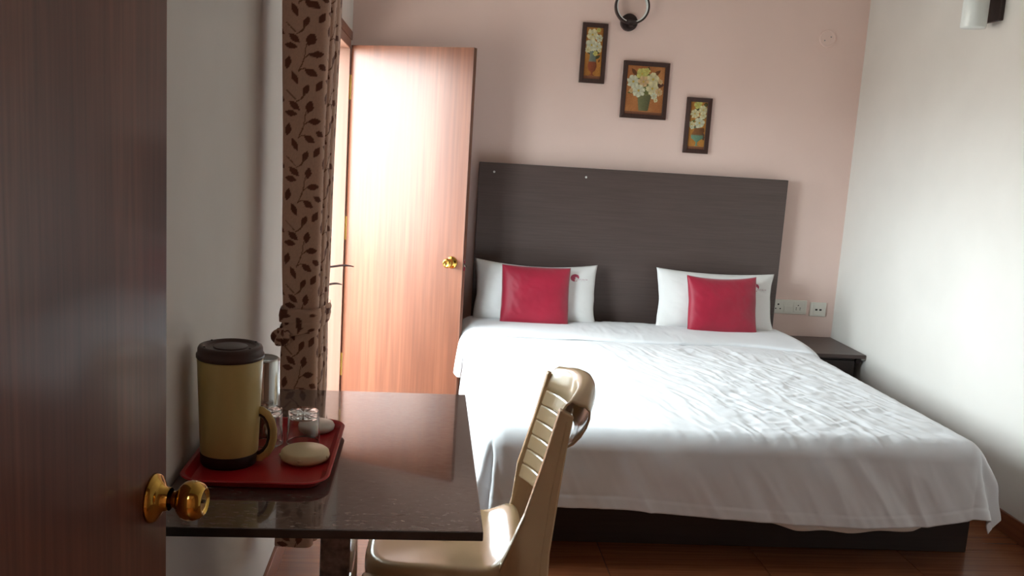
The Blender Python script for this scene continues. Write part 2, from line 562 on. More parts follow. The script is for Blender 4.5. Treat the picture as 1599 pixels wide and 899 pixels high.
def knob_set(parent, x, y, z, direction, mtl, s=1.0, name='door_knob'):
    """round passage knob along local y (direction -1/+1)"""
    k = MB()
    d = direction
    prof = [(0.0, 0.0), (0.034, 0.0), (0.034, 0.003), (0.031, 0.007), (0.024, 0.011), (0.017, 0.016), (0.0155, 0.024)]
    ros = MB().lathe([(r * s, h * s * d) for r, h in prof], n=40, c=(x, y, z), axis='y', cap=False)
    ro = ros.build('rosette', mtl, parent, smooth=True)
    prof = [(0.0115, 0.022), (0.0115, 0.031), (0.0135, 0.0335), (0.0135, 0.036), (0.020, 0.038), (0.0255, 0.044), (0.0275, 0.052),
            (0.0268, 0.060), (0.0235, 0.067), (0.0185, 0.0715), (0.017, 0.072), (0.0165, 0.0705), (0.010, 0.0695), (0.0, 0.0695)]
    kn = MB().lathe([(r * s, h * s * d) for r, h in prof], n=40, c=(x, y, z), axis='y', cap=False).build(name, mtl, parent, smooth=True)
    MB().box(x - 0.0035, x + 0.0035, min(y + 0.0695 * s * d, y + 0.0715 * s * d), max(y + 0.0695 * s * d, y + 0.0715 * s * d), z - 0.001, z + 0.001).build('key_slot', M['slot_dark'], kn)
    return kn

# balcony door: hinge at the far end of the doorway, swung into the room
HX, HY = XL + 0.012, 5.075
EX, EY = 0.180, 4.735
ang = math.atan2(EY - HY, EX - HX)
LW = math.hypot(EX - HX, EY - HY)
d2 = thing('door_2', 'open light wood door with round brass knob beside the bed', 'door', (HX, HY, 0.0), ang)
d2['kind'] = 'structure'
# local x along the leaf, -y faces the room
box('leaf', 0.004, LW, 0.0, 0.033, 0.012, 1.955, M['door_light'], d2)
box('edge_strip', LW, LW + 0.004, 0.0, 0.033, 0.012, 1.955, M['door_edge'], d2)
knob_set(d2, LW - 0.060, 0.0, 0.855, -1, M['brass'], s=0.95)
box('latch_plate', LW + 0.004, LW + 0.0055, 0.006, 0.027, 0.815, 0.875, M['steel'], d2, bevel=0.0005)
MB().prism([(LW + 0.0055, 0.838), (LW + 0.016, 0.838), (LW + 0.0055, 0.856)], 0.011, 0.023).build('latch', M['steel'], d2)
for z in (0.205, 0.975, 1.735):
    h = MB().box(-0.004, 0.012, -0.0025, 0.0, z - 0.065, z + 0.065)
    h.lathe([(0.0055, z - 0.066), (0.0055, z + 0.066)], n=12, c=(-0.002, -0.005, 0))
    ho = h.build('hinge', M['brass_pale'], d2)
    for q in (-0.022, 0.022):
        MB().lathe([(0.0058, z + q - 0.001), (0.0058, z + q + 0.001)], n=12, c=(-0.002, -0.005, 0)).build('hinge_joint', M['slot_dark'], ho)

# entrance door in the foreground (opened into the room on the left)
FX, FY = -0.335, 1.20
FA = math.radians(90 - 6.5)
FW = 0.86
d1 = thing('door_1', 'dark reddish brown wooden entrance door open in the left foreground', 'door',
           (FX - FW * math.cos(FA), FY - FW * math.sin(FA), 0.0), FA)
d1['kind'] = 'structure'
# local x along leaf towards free edge, -y is the visible face (facing +x in the room)
box('leaf', 0.0, FW, 0.0, 0.032, 0.012, 2.03, M['door_dark'], d1)
knob_set(d1, FW - 0.042, 0.0, 1.016, -1, M['brass'], s=0.95)

# ------------------------------------------------------------------ bed
bed = thing('bed', 'dark brown wooden double bed with tall plain headboard against the pink wall', 'bed', (1.22, 4.2, 0))
def bl_(x, y):
    return x - 1.22, y - 4.2
# base: slightly skewed box on plinth
def hexa(name, corners, z0, z1, m, parent, bevel=0.004):
    v = [(*bl_(*c), z0) for c in corners] + [(*bl_(*c), z1) for c in corners]
    f = [(3, 2, 1, 0), (4, 5, 6, 7), (0, 1, 5, 4), (1, 2, 6, 5), (2, 3, 7, 6), (3, 0, 4, 7)]
    return add(name, v, f, m, parent, bevel=bevel)
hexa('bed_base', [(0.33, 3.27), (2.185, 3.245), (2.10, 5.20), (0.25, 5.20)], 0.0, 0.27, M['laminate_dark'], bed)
hb = box('headboard', 0.266 - 1.22, 2.074 - 1.22, 5.20 - 4.2, 5.245 - 4.2, 0.0, 1.376, M['laminate'], bed, bevel=0.003)
for sx, sz in ((0.352, 1.325), (0.88, 1.325)):
    MB().lathe([(0.0065, 0.0), (0.006, -0.003), (0.0, -0.0035)], n=12, c=(sx - 1.22, 1.0, sz), axis='y', cap=False).build('screw_cap', M['white_metal'], hb)

mt = MB()
mv = [(0.245, 3.16), (2.10, 3.15), (2.055, 5.19), (0.225, 5.19)]
v = [(x, y, 0.272) for x, y in mv] + [(x, y, 0.462) for x, y in mv]
mo = add('mattress', v, [(3, 2, 1, 0), (4, 5, 6, 7), (0, 1, 5, 4), (1, 2, 6, 5), (2, 3, 7, 6), (3, 0, 4, 7)], M['cotton_hem'], bevel=0.05, segs=4)
tag(mo, 'thick white mattress lying under the bedspread', 'mattress')

def xl(y):
    return 0.203 + (5.2 - y) * 0.016
def xr(y):
    return 2.085 + (5.2 - y) * 0.026
YFOOT = 3.105
ZT = 0.488
R_ = 0.075
def hang(o, r=R_, flare=0.10):
    q = r * math.pi / 2
    a = np.clip(o / r, 0, math.pi / 2)
    ex = np.clip(o - q, 0, None)
    out = r * np.sin(a) + ex * flare
    down = r * (1 - np.cos(a)) + ex * math.sqrt(max(0.01, 1 - flare * flare))
    return out, down
def drape(sx, sy, lift=0.0):
    """sx: 0..1 inner width plus overflow (metres) encoded as (u, ox); returns points. sx is metres from left edge (may be <0 or >W), sy metres from foot"""
    y = YFOOT + np.clip(sy, R_, None)
    y_in = np.clip(sy, R_, None)
    L = xl(y) + R_
    Rr = xr(y) - R_
    Wd = Rr - L
    t = sx                                   # metres, 0 at L, Wref at R
    Wref = 1.90 - 2 * R_
    ux = np.clip(t / Wref, 0, 1)
    ox = np.where(t < 0, -t, np.where(t > Wref, t - Wref, 0))
    sgn = np.where(t < 0, -1.0, 1.0)
    oy = np.clip(R_ - sy, 0, None)
    p = 2.6
    o = (ox ** p + oy ** p) ** (1 / p)
    out, down = hang(o)
    nrm = np.hypot(ox, oy) + 1e-9
    X = L + ux * Wd + sgn * out * ox / nrm
    Y = YFOOT + y_in - out * oy / nrm
    Z = ZT + lift - down
    return X, Y, Z, ox, oy, o

def grid_normals(P):
    du = np.gradient(P, axis=1)
    dv = np.gradient(P, axis=0)
    n = np.cross(du, dv)
    return n / (np.linalg.norm(n, axis=2, keepdims=True) + 1e-12)

def smooth_noise_lines(a, b, fa, fb, seed):
    n = fbm(a * fa + seed, b * fb + seed * 1.7, 3)
    return n
# main bedspread -------------------------------------------------------------
Wref = 1.90 - 2 * R_
nu, nv = 460, 420
tt = np.linspace(-0.39, Wref + 0.335, nu)
ss = np.linspace(0, 1, nv)
# foot hem drop varies along the width: (x fraction -> hang length below the edge)
hx = np.array([-0.35, 0.0, 0.15, 0.4, 0.75, 1.05, 1.35, 1.6, 1.75, 1.95, 2.2])
hl = np.array([0.27, 0.30, 0.27, 0.275, 0.30, 0.315, 0.325, 0.315, 0.29, 0.26, 0.20])
hem = np.interp(tt, hx, hl)
S = -(hem[None, :] - R_ * 0.43) + ss[:, None] * (2.0 + hem[None, :])
Tt = np.broadcast_to(tt[None, :], S.shape)
X, Y, Z, ox, oy, o = drape(Tt, S)
P = np.stack([X, Y, Z], -1)
N = grid_normals(P)
top = (1 - sstep(0.0, 0.10, o))
a = -0.95 * Y + 0.31 * X
b = 0.31 * Y + 0.95 * X
warp = fbm(X * 2.2, Y * 2.2, 2) * 0.18
mask = sstep(0.55, 1.25, X - 0.25 * (4.6 - Y) * -1 * 0.0) * (0.35 + 0.65 * sstep(4.75, 4.45, Y)) * sstep(2.25, 1.9, X)
rid = lambda n: 0.5 - np.abs(n * 2.2)
d = 0.0075 * mask * rid(fbm(a * 4.5 + 3, (b + warp) * 24 + 9, 2)) + 0.0070 * mask * rid(fbm((a + warp * 0.6) * 15, b * 9 + 5, 2)) * sstep(1.0, 1.4, X)
d += 0.004 * mask * fbm(a * 26, b * 26, 2)
d += 0.005 * fbm(X * 3 + 4, Y * 3, 3) + 0.0020 * rid(fbm(a * 2.5 + 1, b * 9, 2)) * sstep(3.9, 3.3, Y)
d *= top
side = sstep(0.05, 0.2, o)
# folds on the hanging parts
dg = X + (Z - 0.3) * 0.55
foot = sstep(0.02, 0.12, oy)
d += side * foot * (0.030 * fbm(dg * 3.2 + 3, Z * 1.2, 2) + 0.017 * rid(fbm(dg * 8 + 2, Z * 2.0 + 4, 2)) + 0.006 * fbm(dg * 24, Z * 5, 2))
d += side * (1 - foot) * (0.024 * fbm(Y * 4 + 7, Z * 1.5, 2) + 0.012 * rid(fbm(Y * 11, Z * 2, 2)))
d += 0.030 * sstep(0.08, 0.25, np.minimum(ox, oy) * 1.6) * np.sin(np.arctan2(ox, oy + 1e-6) * 6.0)
# stitched hem band
edge = (S - S[0:1, :])
d += -0.0022 * np.exp(-((edge - 0.045) / 0.004) ** 2) + 0.0015 * (edge < 0.045)
P = P + N * d[..., None]
P[..., 0] += 0.055 * sstep(0.05, 0.22, np.where(Tt > 0, ox, 0)) * sstep(4.0, 3.2, P[..., 1])
P[..., 2] = np.maximum(P[..., 2], 0.03)
lim = 0.198 * sstep(4.3, 4.6, P[..., 1]) + 0.12 * (1 - sstep(4.3, 4.6, P[..., 1]))
P[..., 0] = np.where(P[..., 0] < lim + 0.03, lim + 0.03 * np.exp((P[..., 0] - lim - 0.03) / 0.03), P[..., 0])
sheet = add_np('bedspread', P.reshape(-1, 3), quads(nu, nv), M['cotton'], solid=0.004, solid_off=-1)
tag(sheet, 'wrinkled white cotton bedspread draped over the bed and its foot', 'bedspread')
# turned-down top band
nu2, nv2 = 320, 50
t2 = np.linspace(-0.27, Wref + 0.13, nu2)
f2 = np.linspace(0, 1, nv2)
T2, F2 = np.meshgrid(t2, f2)
front = 1.545 + 0.012 * np.sin(T2 * 5) + 0.02 * fbm(T2 * 2, T2 * 0, 2) - 0.11 * sstep(1.35, 1.9, T2) + 0.015 * sstep(0.5, 0, T2)
Sy = front + F2 * (1.965 - front)
Xb, Yb, Zb, oxb, _, ob = drape(T2, Sy)
Pb = np.stack([Xb, Yb, Zb], -1)
Nb = grid_normals(Pb)
prof = 0.048 * np.power(np.clip(np.sin(np.clip(F2 * 1.9 + 0.02, 0, math.pi / 2)), 0, 1), 0.5) * (1 - 0.45 * F2)
prof = np.where(F2 < 0.02, -0.002, prof)
prof += 0.008 * fbm(T2 * 5, F2 * 2, 2) + 0.004 * sstep(0.3, 0.7, T2) * sstep(1.5, 0.9, T2) * (0.5 - np.abs(2.2 * fbm(T2 * 22, F2 * 3, 2))) 
Pb = Pb + Nb * (prof + 0.002)[..., None]
add_np('turned_down_band', Pb.reshape(-1, 3), quads(nu2, nv2), M['cotton'], sheet, solid=0.004, solid_off=-1)

# under-sheet hem showing below the bedspread at the foot
nu3, nv3 = 160, 24
xs = np.linspace(1.02, 1.985, nu3)
hz = np.interp(xs, [1.02, 1.2, 1.4, 1.6, 1.75, 1.86, 1.94, 1.985], [0.215, 0.185, 0.148, 0.142, 0.147, 0.155, 0.185, 0.205]) + 0.004 * np.sin(xs * 30)
v3 = np.linspace(0, 1, nv3)
U3, V3 = np.meshgrid(xs, v3)
Z3 = hz[None, :] + V3 * (0.40 - hz[None, :])
Y3 = 3.095 + 0.018 * fbm(U3 * 6, Z3 * 2, 2) + (Z3 - 0.2) * 0.10
us = add_np('under_sheet', np.stack([U3, Y3, Z3], -1).reshape(-1, 3), quads(nu3, nv3), M['cotton_hem'], solid=0.003)
tag(us, 'cream hem of an under-sheet showing below the bedspread at the bed foot', 'bed sheet')

# pillows --------------------------------------------------------------------
def pillow_fn(w, h, t, pinch=0.05, sag=0.0, seed=1.0, lump=0.012):
    def fn(U, V, side):
        X = w / 2 * U * (1 - pinch * (1 - V ** 2)) + 0.012 * fbm(V * 2 + seed, U * 0 + seed, 2)
        Zz = h / 2 * V * (1 - pinch * 1.1 * (1 - U ** 2)) - sag * (1 - U ** 2) * sstep(0.1, 1, V)
        prof_ = np.power(np.clip((1 - np.abs(U) ** 3.2) * (1 - np.abs(V) ** 3.2), 0, 1), 0.55)
        Yy = side * (t / 2 * prof_ + lump * prof_ * fbm(U * 2.2 + seed * 3 + side, V * 2.2 + seed, 3) * 1.4)
        # gathered creases near corners
        Yy = Yy + side * 0.004 * prof_ * (0.5 - np.abs(2.2 * fbm((U + V) * 7 + seed, (U - V) * 2.2, 2)))
        return np.stack([X, Yy, Zz], -1)
    return fn

def place(P, lean, roll_, yaw_, pos):
    Rm = (Matrix.Rotation(yaw_, 3, 'Z') @ Matrix.Rotation(lean, 3, 'X') @ Matrix.Rotation(roll_, 3, 'Y'))
    A = np.array(Rm)
    return P @ A.T + np.array(pos)

def make_pillow(name, label, cat, fn, m, lean, roll_, yaw_, pos, n=(70, 50)):
    u = np.linspace(-1, 1, n[0])
    v = np.linspace(-1, 1, n[1])
    U, V = np.meshgrid(np.sign(u) * np.abs(u) ** 0.8, np.sign(v) * np.abs(v) ** 0.8)
    A = fn(U, V, -1.0)
    B = fn(U, V, 1.0)
    q = quads(*n)
    k = n[0] * n[1]
    Vv = np.concatenate([A.reshape(-1, 3), B.reshape(-1, 3)])
    Vv = Vv @ np.array(Matrix.Rotation(lean, 3, 'X') @ Matrix.Rotation(roll_, 3, 'Y')).T
    F = np.concatenate([q, q[:, ::-1] + k])
    ob = add_np(name, Vv, F, m)
    bm = bmesh.new()
    bm.from_mesh(ob.data)
    bmesh.ops.remove_doubles(bm, verts=bm.verts, dist=0.0008)
    bm.to_mesh(ob.data)
    bm.free()
    ob.data.polygons.foreach_set('use_smooth', [True] * len(ob.data.polygons))
    ob.location = pos
    ob.rotation_euler = (0, 0, yaw_)
    tag(ob, label, cat)
    return ob

fnL = pillow_fn(0.70, 0.345, 0.13, pinch=0.045, sag=0.022, seed=1.3)
PLa = dict(lean=math.radians(-15), roll_=math.radians(0.5))
pL = make_pillow('pillow', 'white pillow with red printed emblem leaning on the headboard behind the left red cushion', 'pillow', fnL, M['pillow_cotton'], PLa['lean'], PLa['roll_'], 0.0, (0.615, 5.055, 0.672))
pL['group'] = 'white pillows against the headboard'
fnR = pillow_fn(0.70, 0.35, 0.13, pinch=0.06, sag=0.008, seed=5.1)
PRa = dict(lean=math.radians(-15), roll_=math.radians(0.5))
pR = make_pillow('pillow', 'white pillow with half hidden red emblem leaning on the headboard behind the right red cushion', 'pillow', fnR, M['pillow_cotton'], PRa['lean'], PRa['roll_'], 0.0, (1.655, 5.055, 0.668))
pR['group'] = 'white pillows against the headboard'
fc = pillow_fn(0.385, 0.335, 0.10, pinch=0.03, sag=0.0, seed=2.2, lump=0.006)
c1 = make_pillow('cushion', 'crimson red square cushion in front of the left pillow, beside the wooden door', 'cushion', fc, M['red_satin'], math.radians(-13), math.radians(0.6), 0.0, (0.603, 4.945, 0.665), n=(50, 46))
fc2 = pillow_fn(0.405, 0.335, 0.10, pinch=0.035, sag=0.012, seed=7.7, lump=0.008)
c2 = make_pillow('cushion', 'crimson red square cushion in front of the right pillow, nearer the wall sockets', 'cushion', fc2, M['red_satin'], math.radians(-14), math.radians(-1.0), 0.0, (1.665, 4.945, 0.662), n=(50, 46))
for c in (c1, c2):
    c['group'] = 'red cushions'

# printed emblem on the pillow fronts: a round maroon mark with a nick, two faint lines of lettering too small to read
def emblem(pil, fn, ua, u0, v0, clip_left=False):
    w_, h_ = 0.13, 0.07
    n1, n2 = 150, 84
    lx = np.linspace(-0.028, w_ - 0.028, n1)
    lz = np.linspace(-0.036, h_ - 0.036, n2)
    LX, LZ = np.meshgrid(lx, lz)
    U = u0 + LX / 0.345
    V = v0 + LZ / 0.17
    Pp = fn(U, V, -1.0)
    Pp[..., 1] -= 0.0016
    Pp = Pp @ np.array(Matrix.Rotation(ua['lean'], 3, 'X') @ Matrix.Rotation(ua['roll_'], 3, 'Y')).T
    r = np.hypot(LX, LZ)
    disc = (r < 0.025) & ~((LX > 0.004) & (LZ < 0.006 - 0.35 * (LX - 0.004)) & (LX + LZ < 0.016) & (LZ > -0.018))
    disc &= ~((np.abs(LX + 0.003 + LZ * 0.4) < 0.0022) & (LZ < -0.010))
    arc = (np.abs(r - 0.0235) < 0.003) & (np.arctan2(LZ, LX) < 1.0) & (np.arctan2(LZ, LX) > 0.0)
    line1 = (np.abs(LZ + 0.0115) < 0.004) & (LX > 0.016) & (LX < 0.078)
    ph = (LX - 0.016) / 0.0078
    k = np.floor(ph).astype(int)
    fr_ = ph - k
    strokes = (fr_ < 0.34) | ((fr_ < 0.62) & (np.abs(LZ + 0.0115 - np.where(k % 2 == 0, 0.003, -0.003)) < 0.0011)) | ((fr_ > 0.42) & (fr_ < 0.62) & (k % 3 == 1))
    line1 &= strokes
    line2 = (np.abs(LZ + 0.0215) < 0.0016) & (LX > 0.036) & (LX < 0.066) & (((LX - 0.036) / 0.0032) % 1 < 0.62)
    line2 &= True
    mk = disc | arc | line1 | line2
    colr = np.where((disc | arc)[..., None], np.array(lin((176, 84, 104))[:3]), np.array(lin((166, 118, 130))[:3]))
    colr = np.where(line2[..., None], np.array(lin((150, 132, 138))[:3]), colr)
    q = quads(n1, n2)
    keep = mk.ravel()[q].sum(1) >= 3
    q = q[keep]
    used = np.unique(q)
    re = np.full(n1 * n2, -1)
    re[used] = np.arange(len(used))
    add_np('emblem', Pp.reshape(-1, 3)[used], re[q], M['print'], pil, colors=colr.reshape(-1, 3)[used])
emblem(pL, fnL, PLa, 0.625, 0.55)
emblem(pR, fnR, PRa, 0.655, 0.50)

# ------------------------------------------------------------------ nightstand
ns = thing('nightstand', 'dark brown wall-side nightstand between the bed and the right wall', 'nightstand', (2.30, 5.04, 0))
box('top', -0.165, 0.174, -0.235, 0.235, 0.418, 0.44, M['laminate'], ns, bevel=0.0015)
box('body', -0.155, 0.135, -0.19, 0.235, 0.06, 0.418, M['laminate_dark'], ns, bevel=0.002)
dr = box('drawer', -0.145, 0.125, -0.208, -0.19, 0.25, 0.40, M['laminate_dark'], ns, bevel=0.002)
MB().lathe([(0.006, 0.0), (0.006, -0.012), (0.013, -0.016), (0.012, -0.024), (0.0, -0.027)], n=16, c=(-0.03, -0.208, 0.325), axis='y', cap=False).build('knob', M['dark_metal'], dr, smooth=True)
box('door', -0.145, 0.125, -0.208, -0.19, 0.075, 0.242, M['laminate_dark'], ns, bevel=0.002)
MB().lathe([(0.018, 0.0), (0.018, -0.012), (0.014, -0.014), (0.0, -0.014)], n=20, c=(0.150, -0.19, 0.398), axis='y', cap=False).build('bracket', M['dark_metal'], ns, smooth=True)
box('bracket_arm', 0.150, 0.174, -0.232, -0.205, 0.409, 0.418, M['steel_base'], ns)

# ------------------------------------------------------------------ switch plates on the pink wall
sp = thing('switch_plate', 'wide white plate with sockets and rocker switch beside the headboard', 'socket', (2.188, YB, 0.617))
box('plate', -0.113, 0.113, -0.010, 0.0, -0.043, 0.043, M['switch_white'], sp, bevel=0.003)
def holes(parent, pts, r, y=-0.0103, name='socket_hole'):
    for (x, z, rr) in pts:
        MB().lathe([(rr * r, 0.0), (rr * r, -0.0006), (0, -0.0006)], n=12, c=(x, y, z), axis='y', cap=False).build(name, M['slot_dark'], parent)
m1 = box('socket_module', -0.096, -0.038, -0.012, -0.010, -0.030, 0.034, M['switch_white'], sp, bevel=0.001)
holes(m1, [(-0.067, 0.014, 1.35), (-0.081, -0.012, 1.0), (-0.053, -0.012, 1.0)], 0.0042, y=-0.0122)
m2 = box('rocker_switch', -0.030, 0.022, -0.0135, -0.010, -0.032, 0.006, M['switch_white'], sp, bevel=0.002)
box('switch_surround', -0.034, 0.026, -0.0115, -0.010, -0.034, 0.034, M['switch_white'], sp, bevel=0.001)
m3_ = box('socket_module', 0.030, 0.090, -0.012, -0.010, -0.030, 0.034, M['switch_white'], sp, bevel=0.001)
holes(m3_, [(0.058, 0.012, 1.0), (0.047, -0.004, 0.9), (0.071, -0.004, 0.9), (0.047, -0.014, 0.8), (0.071, -0.014, 0.8)], 0.0034, y=-0.0122)
sq = thing('data_socket', 'small square white socket plate above the nightstand', 'socket', (2.374, YB, 0.609))
box('plate', -0.050, 0.050, -0.010, 0.0, -0.043, 0.043, M['switch_white'], sq, bevel=0.003)
mq = box('socket_module', -0.032, 0.032, -0.012, -0.010, -0.030, 0.032, M['switch_white'], sq, bevel=0.001)
for x in (-0.012, 0.014):
    box('jack', x - 0.007, x + 0.007, -0.0127, -0.012, -0.006, 0.004, M['slot_dark'], mq)

cp = thing('ceiling_box_cap', 'round pink painted cover plate high on the pink wall', 'cover plate', (2.245, YB, 2.20))
MB().lathe([(0.0, 0.0), (0.050, 0.0), (0.050, -0.006), (0.047, -0.009), (0.040, -0.009), (0.038, -0.0075), (0.0, -0.0075)], n=40, axis='y', cap=False).build('cap', M['pink_wall'], cp, smooth=False)
for x, z in ((-0.018, -0.012), (0.018, 0.010)):
    MB().lathe([(0.004, -0.0075), (0.0035, -0.0092), (0.0, -0.0092)], n=10, c=(x, 0, z), axis='y', cap=False).build('screw', M['steel_base'], cp)
cp.name = 'cover_plate'

# ------------------------------------------------------------------ wall lamps
rl = thing('wall_lamp', 'dark ring-shaped wall lamp above the three flower pictures', 'lamp', (1.07, YB, 2.285))
RR = 0.092
rp_ = [(RR * math.cos(a), -0.072, RR * math.sin(a)) for a in np.linspace(0, 2 * math.pi, 64, endpoint=False)]
g = MB()
n0 = 64
for k in range(n0):
    a_ = 2 * math.pi * k / n0
    for (dr_, dy_) in ((0.006, -0.012), (0.006, 0.022), (-0.004, 0.022), (-0.004, -0.012)):
        g.v.append(((RR + dr_) * math.cos(a_), -0.075 + dy_, (RR + dr_) * math.sin(a_)))
for k in range(n0):
    k2 = (k + 1) % n0
    for i in range(4):
        j = (i + 1) % 4
        g.f.append((k * 4 + i, k * 4 + j, k2 * 4 + j, k2 * 4 + i))
g.build('ring', M['dark_metal'], rl, bevel=0.001)
g = MB()
for k in range(n0):
    a_ = 2 * math.pi * k / n0
    for (dr_, dy_) in ((-0.0042, -0.010), (-0.0042, 0.020), (-0.010, 0.017), (-0.010, -0.007)):
        g.v.append(((RR + dr_) * math.cos(a_), -0.075 + dy_, (RR + dr_) * math.sin(a_)))
for k in range(n0):
    k2 = (k + 1) % n0
    for i in range(4):
        j = (i + 1) % 4
        g.f.append((k * 4 + i, k * 4 + j, k2 * 4 + j, k2 * 4 + i))
g.build('diffuser', M['frosted'], rl)
MB().lathe([(0.0, 0.0), (0.048, 0.0), (0.048, -0.028), (0.045, -0.033), (0.0, -0.033)], n=40, c=(0.0, 0, -0.080), axis='y', cap=False).build('wall_base', M['dark_metal'], rl, bevel=0.001)
MB().lathe([(0.030, -0.012), (0.033, -0.004), (0.030, 0.002), (0.0, 0.003)], n=24, c=(0.0, -0.070, -RR + 0.012)).build('socket_cap', M['dark_metal'], rl, smooth=True)
box('stem', -0.012, 0.012, -0.07, -0.02, -RR - 0.016, -RR - 0.006, M['dark_metal'], rl, bevel=0.002)

cl = thing('wall_lamp', 'white cylinder wall lamp on dark bracket high on the right wall', 'lamp', (XR, 4.02, 2.16))
box('back_plate', -0.020, 0.0, -0.052, 0.062, 0.0, 0.26, M['dark_metal'], cl, bevel=0.003)
MB().lathe([(0.0, 0.0), (0.050, 0.0), (0.054, 0.006), (0.054, 0.24), (0.05, 0.246), (0.0, 0.246)], n=40, c=(-0.105, 0.0, -0.035), cap=False).build('shade', M['frosted'], cl, smooth=True)
box('arm', -0.06, -0.02, -0.012, 0.012, 0.11, 0.135, M['dark_metal'], cl, bevel=0.002)

# ------------------------------------------------------------------ flower pictures
def flower(C, X, Z, cx, cz, r, base, seed, petals=6):
    rs = np.random.RandomState(seed)
    base = np.array(lin(base)[:3])
    ph = rs.rand() * 6
    dx, dz = X - cx, Z - cz
    an = np.arctan2(dz, dx) + ph
    rr = np.hypot(dx, dz)
    edge_ = 1.14 * r * (0.82 + 0.18 * np.abs(np.cos(an * petals / 2)) + 0.25 * (vnoise(X * 160 + seed, Z * 160) - 0.5))
    m_ = rr < edge_
    sh = 0.66 + 0.34 * np.abs(np.cos(an * petals / 2)) * (rr / r) + 0.12 * vnoise(X * 400 + seed, Z * 400)
    C[m_] = (base * np.clip(sh, 0.3, 1.1)[..., None])[m_]
    cc = rr < r * 0.2
    C[cc] = np.array(lin((190, 160, 70))[:3])
    return C
def leafpaint(C, X, Z, cx, cz, l, w, a, colr):
    dx, dz = X - cx, Z - cz
    p = dx * math.cos(a) + dz * math.sin(a)
    q = -dx * math.sin(a) + dz * math.cos(a)
    m_ = np.abs(q) < w * np.clip(1 - (p / l) ** 2, 0, 1)
    m_ &= np.abs(p) < l
    C[m_] = np.array(lin(colr)[:3])
    return C
def picture(label, cx, cz, w, h, fw, spec, roll_=0.0):
    t = thing('picture_frame', label, 'picture', (cx, YB, cz), 0, 'flower pictures')
    t.rotation_euler = (0, roll_, 0)
    g = MB()
    o_ = [(-w / 2, -h / 2), (w / 2, -h / 2), (w / 2, h / 2), (-w / 2, h / 2)]
    i_ = [(-w / 2 + fw, -h / 2 + fw), (w / 2 - fw, -h / 2 + fw), (w / 2 - fw, h / 2 - fw), (-w / 2 + fw, h / 2 - fw)]
    for (x, z) in o_:
        g.v.append((x, -0.001, z))
    for (x, z) in o_:
        g.v.append((x, -0.022, z))
    for (x, z) in i_:
        g.v.append((x, -0.017, z))
    for (x, z) in i_:
        g.v.append((x, -0.006, z))
    for i in range(4):
        j = (i + 1) % 4
        g.f += [(i, j, 4 + j, 4 + i), (4 + i, 4 + j, 8 + j, 8 + i), (8 + i, 8 + j, 12 + j, 12 + i)]
    g.f.append((3, 2, 1, 0))
    g.build('frame', M['picture_frame'], t, bevel=0.0015)
    iw, ih = w - 2 * fw, h - 2 * fw
    n1 = int(iw / 0.0018)
    n2 = int(ih / 0.0018)
    X, Z = np.meshgrid(np.linspace(-iw / 2, iw / 2, n1), np.linspace(-ih / 2, ih / 2, n2))
    bgA, bgB = np.array(lin(spec['bg'][0])[:3]), np.array(lin(spec['bg'][1])[:3])
    f = np.clip(0.5 + 1.4 * fbm(X * 14 + cx * 9, Z * 9, 3) + 0.3 * X / iw, 0, 1)[..., None]
    C = bgA * (1 - f) + bgB * f
    tb = Z < -ih / 2 + ih * 0.06
    C[tb] = np.array(lin((128, 84, 62))[:3])
    for L in spec['leaves']:
        leafpaint(C, X, Z, L[0] * iw, L[1] * ih, L[2] * iw, L[3] * iw, L[4], L[5])
    # vase: profile half widths by height
    zs, hw_ = zip(*spec['vase'])
    zz = np.array(zs) * ih
    hv = np.interp(Z, zz, np.array(hw_) * iw, left=-1, right=-1)
    dxv = X - spec['vx'] * iw
    m_ = (np.abs(dxv) < hv)
    va, vb = np.array(lin(spec['vc'][0])[:3]), np.array(lin(spec['vc'][1])[:3])
    hmix = sstep(spec['vsplit'] * ih - 0.006, spec['vsplit'] * ih + 0.006, Z)[..., None]
    vcol = (va * hmix + vb * (1 - hmix)) * (1.12 - 0.55 * np.clip(dxv / (np.abs(hv) + 1e-6), -1, 1) * 0.5 - 0.25)[..., None]
    C[m_] = vcol[m_]
    for i, (fx, fz, r, colr) in enumerate(spec['flowers']):
        flower(C, X, Z, fx * iw, fz * ih, r * iw, colr, int(cx * 100) + i, 5 + i % 3)
    C *= (0.88 + 0.24 * vnoise(X * 300, Z * 300))[..., None]
    V = np.stack([X, np.full_like(X, -0.0075), Z], -1).reshape(-1, 3)
    add_np('canvas', V, quads(n1, n2), M['paint'], t, smooth=False, colors=C.reshape(-1, 3))
    return t
WHT, CRM, YLW, PCH = (206, 206, 178), (214, 204, 160), (196, 190, 108), (206, 172, 128)
DKG, GRN, BRN = (74, 72, 44), (104, 106, 60), (104, 64, 36)
